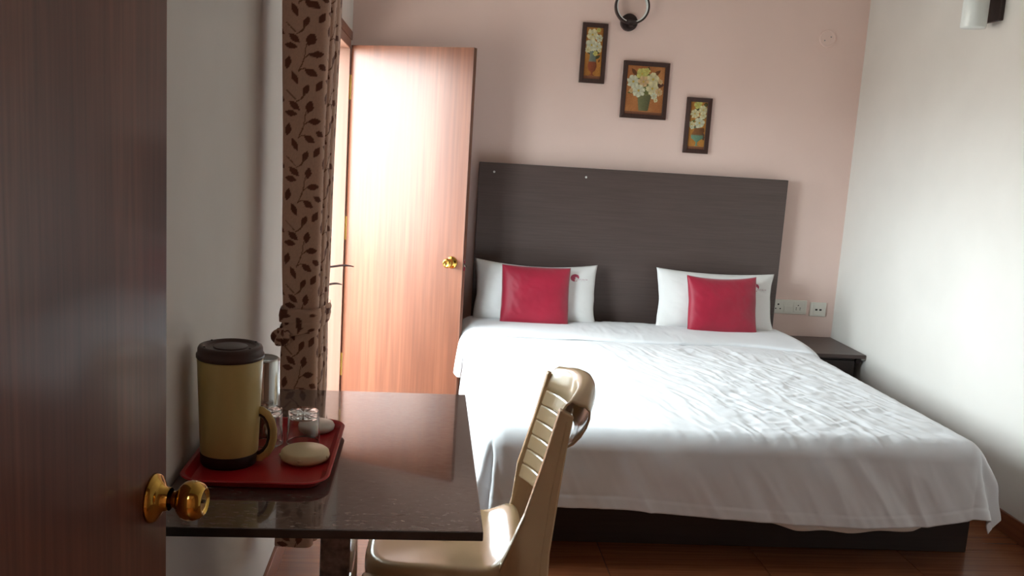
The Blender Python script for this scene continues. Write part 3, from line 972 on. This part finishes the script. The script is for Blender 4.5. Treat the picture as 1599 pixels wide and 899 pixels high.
picture('small tall flower picture, highest of the three, white blooms in blue and red vase', 0.881, 2.022, 0.145, 0.332, 0.024, dict(
    bg=((150, 96, 44), (186, 128, 60)), vx=-0.02, vsplit=-0.16,
    leaves=[(-0.3, 0.20, 0.2, 0.10, 0.8, DKG), (0.3, 0.34, 0.2, 0.08, -0.6, DKG), (0.34, 0.06, 0.22, 0.09, 1.3, GRN), (-0.1, 0.4, 0.25, 0.1, 0.2, DKG), (0.25, -0.07, 0.2, 0.09, 0.6, DKG), (0.02, 0.02, 0.4, 0.16, 0.1, DKG), (0.36, -0.14, 0.1, 0.05, 1.2, BRN)],
    vase=[(-0.43, 0.16), (-0.405, 0.05), (-0.37, 0.06), (-0.33, 0.20), (-0.25, 0.27), (-0.17, 0.23), (-0.10, 0.18), (0.0, 0.19), (0.04, 0.23)], vc=((116, 128, 116), (142, 76, 48)),
    flowers=[(-0.12, 0.36, 0.30, CRM), (0.30, 0.30, 0.19, WHT), (0.22, 0.46, 0.12, YLW), (-0.14, 0.16, 0.31, WHT), (0.20, 0.14, 0.24, WHT), (-0.34, 0.06, 0.16, CRM), (0.12, 0.0, 0.13, YLW), (0.36, 0.06, 0.10, CRM)]))
picture('largest framed flower picture, middle of the three, white bouquet in green vase', 1.194, 1.836, 0.268, 0.320, 0.024, dict(
    bg=((160, 98, 56), (184, 126, 76)), vx=0.0, vsplit=-0.1,
    leaves=[(-0.3, 0.36, 0.13, 0.05, 2.3, BRN), (0.28, 0.36, 0.14, 0.05, 0.7, BRN), (0.38, 0.12, 0.13, 0.06, 0.2, (92, 60, 44)), (-0.32, -0.04, 0.14, 0.04, 0.3, GRN), (0.1, 0.12, 0.30, 0.18, 0.3, DKG), (-0.05, 0.0, 0.3, 0.14, -0.2, GRN), (0.25, -0.12, 0.12, 0.05, -1.0, BRN), (0.05, 0.40, 0.12, 0.05, 1.4, DKG), (0.0, 0.22, 0.36, 0.16, 0.0, GRN)],
    vase=[(-0.42, 0.115), (-0.40, 0.13), (-0.2, 0.165), (-0.1, 0.18), (-0.08, 0.17)], vc=((128, 124, 84), (112, 112, 78)),
    flowers=[(-0.10, 0.34, 0.13, YLW), (0.02, 0.40, 0.08, YLW), (-0.32, 0.17, 0.15, WHT), (0.20, 0.24, 0.15, CRM), (-0.05, 0.18, 0.13, PCH), (-0.16, -0.01, 0.15, WHT), (0.20, 0.05, 0.15, CRM), (0.38, -0.02, 0.09, PCH), (0.26, -0.10, 0.08, WHT), (-0.36, -0.02, 0.05, PCH), (0.40, 0.20, 0.06, PCH), (0.31, -0.19, 0.05, CRM)]))
picture('small tall flower picture, lowest of the three, white blooms over a footed green bowl', 1.521, 1.657, 0.148, 0.318, 0.024, dict(
    bg=((166, 110, 50), (184, 128, 62)), vx=0.04, vsplit=-0.20,
    leaves=[(-0.1, 0.33, 0.4, 0.12, 0.5, DKG), (0.2, 0.16, 0.3, 0.12, 0.2, DKG), (-0.3, 0.08, 0.2, 0.08, 0.5, GRN), (0.36, -0.2, 0.12, 0.28, 0.3, (84, 60, 50)), (0.30, -0.1, 0.2, 0.16, 1.0, BRN), (-0.05, -0.03, 0.2, 0.08, 0.3, (90, 112, 96))],
    vase=[(-0.43, 0.16), (-0.415, 0.05), (-0.35, 0.045), (-0.31, 0.16), (-0.27, 0.34), (-0.22, 0.36), (-0.20, 0.35), (-0.12, 0.24), (-0.05, 0.16)], vc=((132, 88, 52), (112, 148, 124)),
    flowers=[(-0.05, 0.44, 0.22, YLW), (0.28, 0.34, 0.24, CRM), (-0.2, 0.25, 0.24, CRM), (0.3, 0.22, 0.18, CRM), (0.12, 0.06, 0.27, WHT), (-0.34, 0.02, 0.17, CRM), (-0.3, -0.04, 0.10, WHT), (0.4, 0.45, 0.1, DKG)]))

# ------------------------------------------------------------------ curtain
def resample(pts, step):
    P_ = [np.array(p, float) for p in pts]
    # Catmull-Rom
    out = []
    for i in range(len(P_) - 1):
        p0 = P_[max(i - 1, 0)]
        p1 = P_[i]
        p2 = P_[i + 1]
        p3 = P_[min(i + 2, len(P_) - 1)]
        for t in np.linspace(0, 1, 24, endpoint=False):
            out.append(0.5 * ((2 * p1) + (-p0 + p2) * t + (2 * p0 - 5 * p1 + 4 * p2 - p3) * t * t + (-p0 + 3 * p1 - 3 * p2 + p3) * t ** 3))
    out.append(P_[-1])
    out = np.array(out)
    L_ = np.concatenate([[0], np.cumsum(np.linalg.norm(np.diff(out, axis=0), axis=1))])
    n_ = int(L_[-1] / step)
    s_ = np.linspace(0, L_[-1], n_)
    return np.stack([np.interp(s_, L_, out[:, k]) for k in range(out.shape[1])], -1), s_
cur = thing('curtain', 'brown curtain with dark leaf print tied back beside the window', 'curtain', (-0.33, 2.6, 0.0))
path = [(-0.06, 0.10), (-0.073, 0.03), (-0.074, -0.045), (-0.062, -0.058), (-0.03, -0.062), (0.005, -0.066), (0.025, -0.062), (0.034, -0.045), (0.031, -0.025), (0.039, -0.018),
        (0.044, 0.0), (0.040, 0.022), (0.048, 0.035), (0.050, 0.07), (0.044, 0.10), (0.03, 0.11), (0.02, 0.06), (0.0, 0.04), (-0.02, 0.09), (-0.03, 0.12)]
pp, sl = resample(path, 0.0024)
zz = np.arange(0.30, 2.20, 0.0024)
S_, Z_ = np.meshgrid(sl, zz)
PX = np.broadcast_to(pp[:, 0][None, :], S_.shape).copy()
PY = np.broadcast_to(pp[:, 1][None, :], S_.shape).copy()
ctr = np.array([0.0, 0.02])
tie = np.exp(-((Z_ - 0.985) / 0.10) ** 2)
sc = 1 + 0.02 * np.sin(Z_ * 5) - 0.06 * tie + 0.10 * sstep(1.3, 2.2, Z_)
PX = ctr[0] + (PX - ctr[0]) * sc + 0.004 * fbm(Z_ * 2, S_ * 4, 2) + 0.010 * sstep(1.35, 2.2, Z_) * np.sign(PX)
PY = ctr[1] + (PY - ctr[1]) * sc + 0.006 * fbm(Z_ * 3 + 5, S_ * 9, 2)
Cb = np.array(lin((200, 166, 146))[:3])
Cl = np.array(lin((108, 68, 55))[:3])
Cs = np.array(lin((122, 88, 68))[:3])
colr = np.empty(S_.shape + (3,))
colr[:] = Cb
colr *= (0.92 + 0.16 * vnoise(S_ * 900, Z_ * 250))[..., None]
UN = 1 / 4.49 / 570.0                      # zoom units to metres
s0 = sl[np.argmin(np.abs(pp[:, 0] + 0.066) + np.abs(pp[:, 1] + 0.056))]
LV = [(110, 140, 46, 20, 40), (208, 147, 44, 20, -80), (88, 192, 43, 19, 10), (242, 241, 44, 20, -6), (68, 303, 46, 19, -78), (211, 363, 44, 20, 34), (112, 403, 48, 17, 66), (185, 482, 43, 18, -64), (262, 450, 42, 19, -64), (278, 325, 34, 18, 30)]
ST = [[(125, 112), (160, 92), (180, 60)], [(135, 360), (165, 300), (180, 240), (186, 180)], [(135, 358), (155, 342), (180, 338)], [(60, 490), (90, 520), (118, 548)], [(150, 545), (172, 520), (180, 500)], [(150, 330), (175, 268), (205, 245)]]
def uz(u, vz):
    return (u - 45) * UN, vz * UN
PER = 450 * UN
PERX = 262 * UN
ZR = 1.79                                  # world height of zoom row 0 (about)
zloc = ZR - Z_
for ix in range(-1, 8):
    for iz in range(-4, 11):
        offz = iz * PER + (ix % 2) * PER * 0.5 * (1 if ix else 0)
        for (u, vz, l, w, an) in LV:
            x0, z0 = uz(u, vz)
            dx = S_[0] - s0 - x0 - ix * PERX
            jx = np.where(np.abs(dx) < 0.03)[0]
            if len(jx) == 0:
                continue
            dzr = zloc[:, 0] - z0 - offz
            jz = np.where(np.abs(dzr) < 0.03)[0]
            if len(jz) == 0:
                continue
            DX, DZ = np.meshgrid(dx[jx], dzr[jz])
            a_ = math.radians(an)
            p = (DX * math.cos(a_) + DZ * math.sin(a_)) / (l * UN)
            q = (-DX * math.sin(a_) + DZ * math.cos(a_)) / (w * 1.15 * UN)
            m_ = (np.abs(q) < np.clip(1 - np.abs(p) ** 1.7, 0, 1)) & (np.abs(p) < 1)
            sub = colr[np.ix_(jz, jx)]
            sub[m_] = Cl
            colr[np.ix_(jz, jx)] = sub
        for line in ST:
            for k in range(len(line) - 1):
                for t in np.linspace(0, 1, 14):
                    x0, z0 = uz(line[k][0] * (1 - t) + line[k + 1][0] * t, line[k][1] * (1 - t) + line[k + 1][1] * t)
                    j = int((s0 + x0 + ix * PERX - sl[0]) / (sl[1] - sl[0]) + 0.5)
                    i = int((ZR - z0 - offz - zz[0]) / 0.0024 + 0.5)
                    if 0 <= j < len(sl) and 0 <= i < len(zz):
                        colr[i, j] = Cs
V = np.stack([PX, PY, Z_], -1).reshape(-1, 3)
add_np('curtain_panel', V, quads(len(sl), len(zz)), M['curtain'], cur, colors=colr.reshape(-1, 3))
# hem and tie band
def band(name, z0, z1, off, tilt, parent):
    pb, s_ = resample([(p[0] * 0.96, p[1] * 0.96 + 0.001) for p in path[:15]], 0.004)
    nz_ = 24
    zl = np.linspace(0, 1, nz_)
    SS, VV = np.meshgrid(s_, zl)
    nrm = np.gradient(pb, axis=0)
    nx, ny = nrm[:, 1], -nrm[:, 0]
    ln = np.hypot(nx, ny) + 1e-9
    nx, ny = nx / ln, ny / ln
    bul = off - 0.002 + 0.003 * np.sin(VV * math.pi) + 0.004 * fbm(SS * 30, VV * 3, 2)
    PXb = pb[:, 0][None, :] * 1.0 - nx[None, :] * -bul
    PYb = pb[:, 1][None, :] * 1.0 - ny[None, :] * -bul
    ZZ = z0 + VV * (z1 - z0) + tilt * (PXb + 0.07) + 0.004 * fbm(SS * 20, VV, 2)
    c_ = np.empty(SS.shape + (3,))
    c_[:] = Cb
    pat = vnoise(SS * 55 + 3, VV * 3 + z0 * 40) > 0.70
    c_[pat] = Cl
    return add_np(name, np.stack([PXb, PYb, ZZ], -1).reshape(-1, 3), quads(len(s_), nz_), M['curtain'], parent, colors=c_.reshape(-1, 3))
tb = thing('curtain_tieback', 'leaf-print tie band wrapped around the brown curtain', 'tieback', (-0.33, 2.6, 0.0))
band('tie_band', 0.915, 0.952, 0.005, 0.30, tb)
band('tie_band', 0.962, 1.0, 0.006, 0.06, tb)
# ruffled knot sticking out towards the wall
kn = []
nu4, nv4 = 40, 20
U4, V4 = np.meshgrid(np.linspace(0, 2 * math.pi, nu4), np.linspace(0, math.pi, nv4))
rad4 = 0.026 * (1 + 0.30 * np.sin(U4 * 5 + V4 * 3) * np.sin(V4)) 
Pk = np.stack([-0.066 + rad4 * np.sin(V4) * np.cos(U4) * 0.9, -0.062 + rad4 * np.sin(V4) * np.sin(U4) * 0.7, 0.922 + rad4 * np.cos(V4) * 0.95], -1)
ck = np.where((vnoise(U4 * 2.2, V4 * 3) > 0.5)[..., None], Cl, Cb)
add_np('tie_knot', Pk.reshape(-1, 3), quads(nu4, nv4), M['curtain'], tb, colors=ck.reshape(-1, 3))
rod = thing('curtain_rod', 'thin dark rod carrying the leaf-print curtain above the window', 'curtain rod', (XL + 0.13, 3.6, 2.215))
MB().tube([(0, -1.2, 0), (0, 0.62, 0)], 0.010, n=12).build('rod', M['dark_metal'], rod, smooth=True)
for y in (-1.1, 0.55):
    MB().box(-0.13, 0.0, y - 0.008, y + 0.008, -0.008, 0.008).build('bracket', M['dark_metal'], rod)
# two wavy hooks reaching out past the curtain
for k, (z, l, lab) in enumerate(((0.944, 0.170, 'upper long wavy dark rod poking out beyond the curtain over the wooden door'), (0.866, 0.124, 'lower short wavy dark rod poking out beyond the curtain'))):
    pts = [(-0.474 + t * l, 3.80 + 0.002 * math.sin(t * 9), z + 0.004 * math.sin(t * 7.5 + 2) + 0.003 * t) for t in np.linspace(0, 1, 16)]
    rr_ = [0.0045] * 12 + [0.0042, 0.0036, 0.0028, 0.0016]
    ho = thing('window_hook', lab, 'hook', (XL, 3.80, z))
    MB().tube([(p[0] - XL, p[1] - 3.80, p[2] - z) for p in pts], rr_, n=8).build('rod', M['hook_dark'], ho, smooth=True)

# ------------------------------------------------------------------ table
TZ = 0.805
tbl = thing('table', 'dark polished granite wall table holding the red tray', 'table', (-0.17, 1.98, 0))
tp = [(XL + 0.002, 1.537), (0.123, 1.545), (0.121, 2.435), (XL + 0.002, 2.425)]
v = [(x + 0.17, y - 1.98, TZ - 0.018) for x, y in tp] + [(x + 0.17, y - 1.98, TZ) for x, y in tp]
to = add('tabletop', v, [(3, 2, 1, 0), (4, 5, 6, 7), (0, 1, 5, 4), (1, 2, 6, 5), (2, 3, 7, 6), (3, 0, 4, 7)], M['granite'], tbl, bevel=0.002)
for fi in (2, 3, 4, 5):
    to.data.polygons[fi].material_index = 1
to.data.materials.append(M['granite_edge'])
box('table_leg', -0.036, 0.030, -0.06, 0.20, 0.0, TZ - 0.018, M['granite'], tbl, bevel=0.003)

# red tray
tray = thing('tray', 'red plastic serving tray with raised rim on the granite table', 'tray', (-0.318, 1.912, TZ))
def rrect(w, h, r, n=8):
    pts = []
    for (sx, sy, a0) in ((1, 1, 0), (-1, 1, 90), (-1, -1, 180), (1, -1, 270)):
        for i in range(n + 1):
            a_ = math.radians(a0 + 90 * i / n)
            pts.append((sx * (w / 2 - r) + r * math.cos(a_), sy * (h / 2 - r) + r * math.sin(a_)))
    return pts
g = MB()
rings = [(-0.018, 0.001), (-0.014, 0.001), (-0.004, 0.013), (0.0, 0.0185), (0.007, 0.0195), (0.009, 0.0175), (0.006, 0.0155), (0.0, 0.0145), (-0.009, 0.003), (-0.016, 0.0005)]
k = None
floor_in = rrect(0.285 - 0.036, 0.40 - 0.036, 0.03)
rs = []
for off, z in [(-0.022, 0.005), (-0.012, 0.006), (-0.003, 0.0145), (0.0, 0.0185), (0.006, 0.0195), (0.0085, 0.0178), (0.006, 0.0155), (-0.001, 0.013), (-0.012, 0.0015), (-0.020, 0.0008)]:
    rs.append([(x, y, z) for x, y in rrect(0.272 + 2 * off, 0.400 + 2 * off, 0.045 + off)])
for r_ in rs:
    g.v += r_
K = len(rs[0])
for a_ in range(len(rs) - 1):
    for i in range(K):
        j = (i + 1) % K
        g.f.append((a_ * K + i, a_ * K + j, (a_ + 1) * K + j, (a_ + 1) * K + i)[::-1])
g.f.append(tuple(range(K)))
g.f.append(tuple((len(rs) - 1) * K + i for i in range(K))[::-1])
g.build('tray_body', M['red_tray'], tray, smooth=False, bevel=0.0)
TF = TZ + 0.0052

# flask
fx_, fy_ = -0.390, 1.852
fk = thing('thermos_flask', 'cream vacuum flask with dark brown lid standing on the red tray', 'flask', (fx_, fy_, TF))
fk.scale = (0.94, 0.94, 1.062)
MB().lathe([(0.0, 0.0), (0.058, 0.0), (0.0605, 0.004), (0.0615, 0.020), (0.0605, 0.024)], n=48, cap=False).build('base', M['dark_base'], fk, smooth=True)
MB().lathe([(0.0, 0.022), (0.0600, 0.022), (0.0615, 0.026), (0.0645, 0.10), (0.0675, 0.17), (0.0690, 0.205), (0.0680, 0.209), (0.0, 0.209)], n=64, cap=False).build('body', M['cream_plastic'], fk, smooth=True)
lid = MB().lathe([(0.069, 0.2085), (0.0712, 0.211), (0.0712, 0.217), (0.0685, 0.2185), (0.0680, 0.228), (0.0655, 0.2325), (0.0600, 0.2340), (0.0545, 0.2330), (0.0530, 0.2300), (0.049, 0.2290), (0.0, 0.2300)], n=64, cap=False).build('lid', M['brown_plastic'], fk, smooth=True)
for a_ in (35, 145, 215, 325):
    c = (0.058 * math.cos(math.radians(a_)), 0.058 * math.sin(math.radians(a_)), 0.2335)
    MB().lathe([(0.0, 0.0022), (0.0022, 0.0016), (0.003, 0.0)], n=10, c=c, cap=False).build('lid_stud', M['dark_base'], lid, smooth=True)
# pouring lip disc on the lid
MB().lathe([(0.036, 0.2292), (0.036, 0.2312), (0.034, 0.2318), (0.0, 0.2318)], n=48, cap=False).build('lid_disc', M['brown_plastic'], lid, smooth=True)
ha = math.radians(-3)
hd = Vector((math.cos(ha), math.sin(ha), 0))
hp = []
for (r_, z_) in ((0.060, 0.106), (0.070, 0.106), (0.081, 0.099), (0.090, 0.086), (0.095, 0.070), (0.095, 0.051), (0.090, 0.034), (0.080, 0.020), (0.068, 0.012), (0.056, 0.011)):
    hp.append(tuple(hd * r_ + Vector((0, 0, z_))))
h1 = MB().tube(hp, 0.0070, n=12, flat=(1.25, 0.75, (-hd.y, hd.x, 0))).build('handle', M['cream_plastic'], fk, smooth=True)
h1p = [tuple(Vector(p) + (Vector((0, 0, 0.066)) + hd * 0.055 - Vector(p)).normalized() * 0.0055) for p in hp]
MB().tube(h1p, 0.0062, n=10, flat=(1.2, 0.6, (-hd.y, hd.x, 0))).build('handle_inner', M['dark_base'], h1, smooth=True)

# inverted steel tumbler behind flask
st = thing('steel_tumbler', 'tall upside-down steel tumbler behind the cream flask', 'tumbler', (-0.362, 2.045, TF))
MB().lathe([(0.0405, 0.0), (0.0425, 0.0), (0.0425, 0.003), (0.0395, 0.17), (0.038, 0.174), (0.036, 0.175)], n=48, cap=False).build('body', M['steel'], st, smooth=True, solid=0.001)
MB().lathe([(0.036, 0.1745), (0.034, 0.173), (0.0, 0.173)], n=48, cap=False).build('bottom', M['steel_base'], st, smooth=True)

def glass_tumbler(name, label, x, y, r0, r1, h, base, group, n=40):
    t = thing(name, label, 'glass', (x, y, TF), 0, group)
    w_ = 0.0028
    prof = [(r1 - w_, 0.0), (r1, 0.0), (r1, 0.004), (r0, h - 0.002), (r0 - 0.003, h), (0.0, h)]
    prof += [(0.0, h - base), (r0 - w_ - 0.003, h - base), (r0 - w_, h - base - 0.004), (r1 - w_, 0.0)]
    MB().lathe(prof, n=n, cap=False).build('glass_body', M['glass'], t, smooth=True)
    return t
glass_tumbler('glass_tumbler', 'small clear drinking glass upside down beside the cream lid on the tray', -0.258, 1.99, 0.0330, 0.0370, 0.072, 0.014, 'upside-down drinking glasses')
glass_tumbler('glass_tumbler', 'small clear drinking glass half hidden behind the flask handle', -0.334, 1.975, 0.0305, 0.0345, 0.080, 0.014, 'upside-down drinking glasses')

ld = thing('flask_stopper', 'round cream plastic lid lying on the tray in front of the glass', 'lid', (-0.238, 1.872, TF))
ldo = MB().lathe([(0.0, 0.0), (0.040, 0.0), (0.043, 0.004), (0.0505, 0.007), (0.0515, 0.013), (0.0495, 0.021), (0.045, 0.0245), (0.0, 0.0255)], n=56, cap=False).build('lid_body', M['cream_lid'], ld, smooth=True)
for a_ in (-95, -20, 50, 120, 195):
    c = (0.0493 * math.cos(math.radians(a_)), 0.0493 * math.sin(math.radians(a_)), 0.0155)
    MB().lathe([(0.0, 0.0026), (0.0042, 0.002), (0.005, 0.0), (0.0042, -0.003), (0, -0.0036)], n=14, c=c, cap=False).build('notch', M['cream_lid'], ldo, smooth=True)
sd = thing('saucer_lid', 'small white oval lid behind the upside-down glass on the tray', 'lid', (-0.240, 2.072, TF))
MB().lathe([(0.0, 0.0), (0.034, 0.0), (0.041, 0.005), (0.043, 0.012), (0.040, 0.018), (0.028, 0.022), (0.0, 0.0235)], n=48, cap=False).build('lid_body', M['white_lid'], sd, smooth=True)

# ------------------------------------------------------------------ plastic chair
ch = thing('plastic_chair', 'glossy cream plastic chair tucked under the granite table', 'chair', (0.168, 2.335, 0), math.radians(-2.5))
ch.scale = (1, 1, 0.975)
CP = M['chair_plastic']
# chair local frame: faces -x, lateral axis y (near side negative)
def back_x(z):
    return float(np.interp(z, [0.42, 0.50, 0.60, 0.75, 0.88], [0.090, 0.103, 0.122, 0.155, 0.190]))
HWD = 0.185
def bx_(v_, z):
    return back_x(z) + 0.050 * (1 - v_ * v_)
def hwid(z):
    return 0.172 - 0.012 * (z - 0.5) / 0.4
# slats
zs_ = [0.835 - 0.0455 * k for k in range(7)]
for k in range(6):
    zt_, zb_ = zs_[k] - 0.002, zs_[k + 1] + 0.002
    g = MB()
    nl, = (22,)
    pr = [(0.0, 0.0), (0.0015, 0.006)]
    ring_pts = []
    for i in range(nl):
        v_ = -1 + 2 * i / (nl - 1)
        zm = [(zb_, 0.0015), (zb_ + 0.004, 0.0), (zt_ - 0.004, 0.0), (zt_, 0.0015), (zt_, 0.008), (zb_, 0.008)]
        for z_, dx_ in zm:
            zz_ = z_
            g.v.append((bx_(v_, z_) + dx_, v_ * (hwid(z_) - 0.004), zz_))
    for i in range(nl - 1):
        for j in range(6):
            j2 = (j + 1) % 6
            g.f.append((i * 6 + j, i * 6 + j2, (i + 1) * 6 + j2, (i + 1) * 6 + j)[::-1])
    g.f.append(tuple(range(6)))
    g.f.append(tuple((nl - 1) * 6 + j for j in range(6))[::-1])
    g.build('slat', CP, ch, smooth=False)
# top rail with a rolled-back lip
nl = 40
hook = [(0.0, -0.0435), (0.0, -0.020), (0.001, 0.0), (0.005, 0.012), (0.014, 0.021), (0.026, 0.024), (0.038, 0.020), (0.045, 0.009), (0.048, -0.010), (0.048, -0.034), (0.044, -0.058), (0.036, -0.078), (0.026, -0.088)]
Vv = []
for i in range(nl):
    v_ = -1 + 2 * i / (nl - 1)
    crown = 0.022 * (1 - v_ ** 2)
    for (dx_, dz_) in hook:
        z_ = 0.878 + dz_ + crown * sstep(-0.05, 0.0, np.array(dz_)).item()
        Vv.append((bx_(v_, min(z_, 0.88)) + dx_ * (1 + 0.45 * v_ ** 4), v_ * (hwid(0.87) + 0.013), z_ - (0.012 * v_ ** 4 if dx_ > 0.02 else 0.0)))
nh = len(hook)
add('top_rail', Vv, [(i * nh + j, i * nh + j + 1, (i + 1) * nh + j + 1, (i + 1) * nh + j) for i in range(nl - 1) for j in range(nh - 1)], CP, ch, smooth=True, solid=0.005, solid_off=0.0)
# rear stiles running down into the rear legs
def rear_leg(sy):
    front = [(0.180, 0.884), (0.150, 0.75), (0.110, 0.60), (0.070 + (0.03 if sy > 0 else 0), 0.49), (0.048 + (0.04 if sy > 0 else 0), 0.435), (0.075, 0.39), (0.110, 0.36), (0.150, 0.0)]
    rear = [(0.202, 0.0), (0.180, 0.25), (0.180, 0.40), (0.180, 0.50), (0.195, 0.68), (0.206, 0.80), (0.215, 0.868)]
    y0 = sy * HWD
    g = MB()
    ya, yb = (y0 - 0.014, y0 + 0.014)
    poly = front + rear
    n = len(g.v)
    k = len(poly)
    def sp_(z):                                     # legs splay sideways towards the floor
        return sy * 0.03 * max(0.0, (0.45 - z)) / 0.45
    g.v += [(x, ya + sp_(z), z) for x, z in poly] + [(x, yb + sp_(z), z) for x, z in poly]
    g.f.append(tuple(range(k)))
    g.f.append(tuple(k + i for i in range(k))[::-1])
    for i in range(k):
        j = (i + 1) % k
        g.f.append((j, i, k + i, k + j))
    lo = g.build('rear_leg', CP, ch, bevel=0.005, segs=3)
    # raised rib along the rear half of the outer face
    yo = y0 + sy * 0.014
    rb = [(0.196, 0.855), (0.186, 0.78), (0.170, 0.66), (0.156, 0.50), (0.156, 0.40), (0.170, 0.20), (0.178, 0.02)]
    g2 = MB()
    for (x, z), xr_ in zip(rb, (0.213, 0.203, 0.190, 0.178, 0.178, 0.188, 0.199)):
        for q in ((x, 0.0), (x + 0.003, 0.0035), (xr_ - 0.003, 0.0035), (xr_, 0.0)):
            g2.v.append((q[0], yo + sy * q[1] + sp_(z), z))
    for i in range(len(rb) - 1):
        for j in range(3):
            g2.f.append((i * 4 + j, i * 4 + j + 1, (i + 1) * 4 + j + 1, (i + 1) * 4 + j))
    g2.build('rib', CP, lo, smooth=False)
    return lo
rear_leg(-1)
rear_leg(1)
# seat shell: dished top, rounded rim, skirt
na, nb = 60, 14
Vs = []
def seat_outline(t):
    a_ = 2 * math.pi * t
    ca, sa = math.cos(a_), math.sin(a_)
    e = 0.42
    x = 0.200 * math.copysign(abs(ca) ** e, ca)
    y = 0.196 * math.copysign(abs(sa) ** e, sa)
    y *= 1.0 - 0.05 * (-x / 0.2)
    return x - 0.085, y
rows = []
for j in range(nb):
    f_ = j / (nb - 1)
    for i in range(na):
        x, y = seat_outline(i / na)
        xc, yc = -0.085, 0.0
        px_, py_ = xc + (x - xc) * f_, yc + y * f_
        dish = -0.018 * (1 - f_ ** 2.2)
        up = 0.050 * float(sstep(0.02, 0.115, np.array(px_)))
        dn = -0.006 * float(sstep(-0.14, -0.285, np.array(px_)))
        rim = -0.010 * float(sstep(0.9, 1.0, np.array(f_)))
        Vs.append((px_, py_, 0.448 + dish + up * 0.8 + dn + rim))
for (grow, dz_) in ((1.012, -0.018), (1.014, -0.030), (1.010, -0.058)):
    for i in range(na):
        x, y = seat_outline(i / na)
        up = 0.050 * float(sstep(0.02, 0.115, np.array(x)))
        dn = -0.006 * float(sstep(-0.14, -0.285, np.array(x)))
        Vs.append((-0.085 + (x + 0.085) * grow, y * grow, 0.448 + dz_ + up * 0.8 + dn))
Fs = grid_faces(na, nb + 3, wrap_u=True)
add('seat', Vs, Fs, CP, ch, smooth=True, solid=0.004, solid_off=-1)
for sy in (-1, 1):
    g = MB()
    ring = []
    for (x, y, z, hw_, hd_) in ((-0.262, sy * 0.183, 0.415, 0.026, 0.022), (-0.276, sy * 0.198, 0.20, 0.021, 0.018), (-0.290, sy * 0.214, 0.0, 0.017, 0.015)):
        for (a_, b_) in ((-1, -1), (1, -1), (1, 1), (-1, 1)):
            g.v.append((x + a_ * hw_, y + b_ * hd_, z))
    for i in range(2):
        for j in range(4):
            j2 = (j + 1) % 4
            g.f.append((i * 4 + j, i * 4 + j2, (i + 1) * 4 + j2, (i + 1) * 4 + j)[::-1])
    g.f.append((0, 1, 2, 3))
    g.f.append((11, 10, 9, 8))
    g.build('front_leg', CP, ch, bevel=0.006, segs=2)
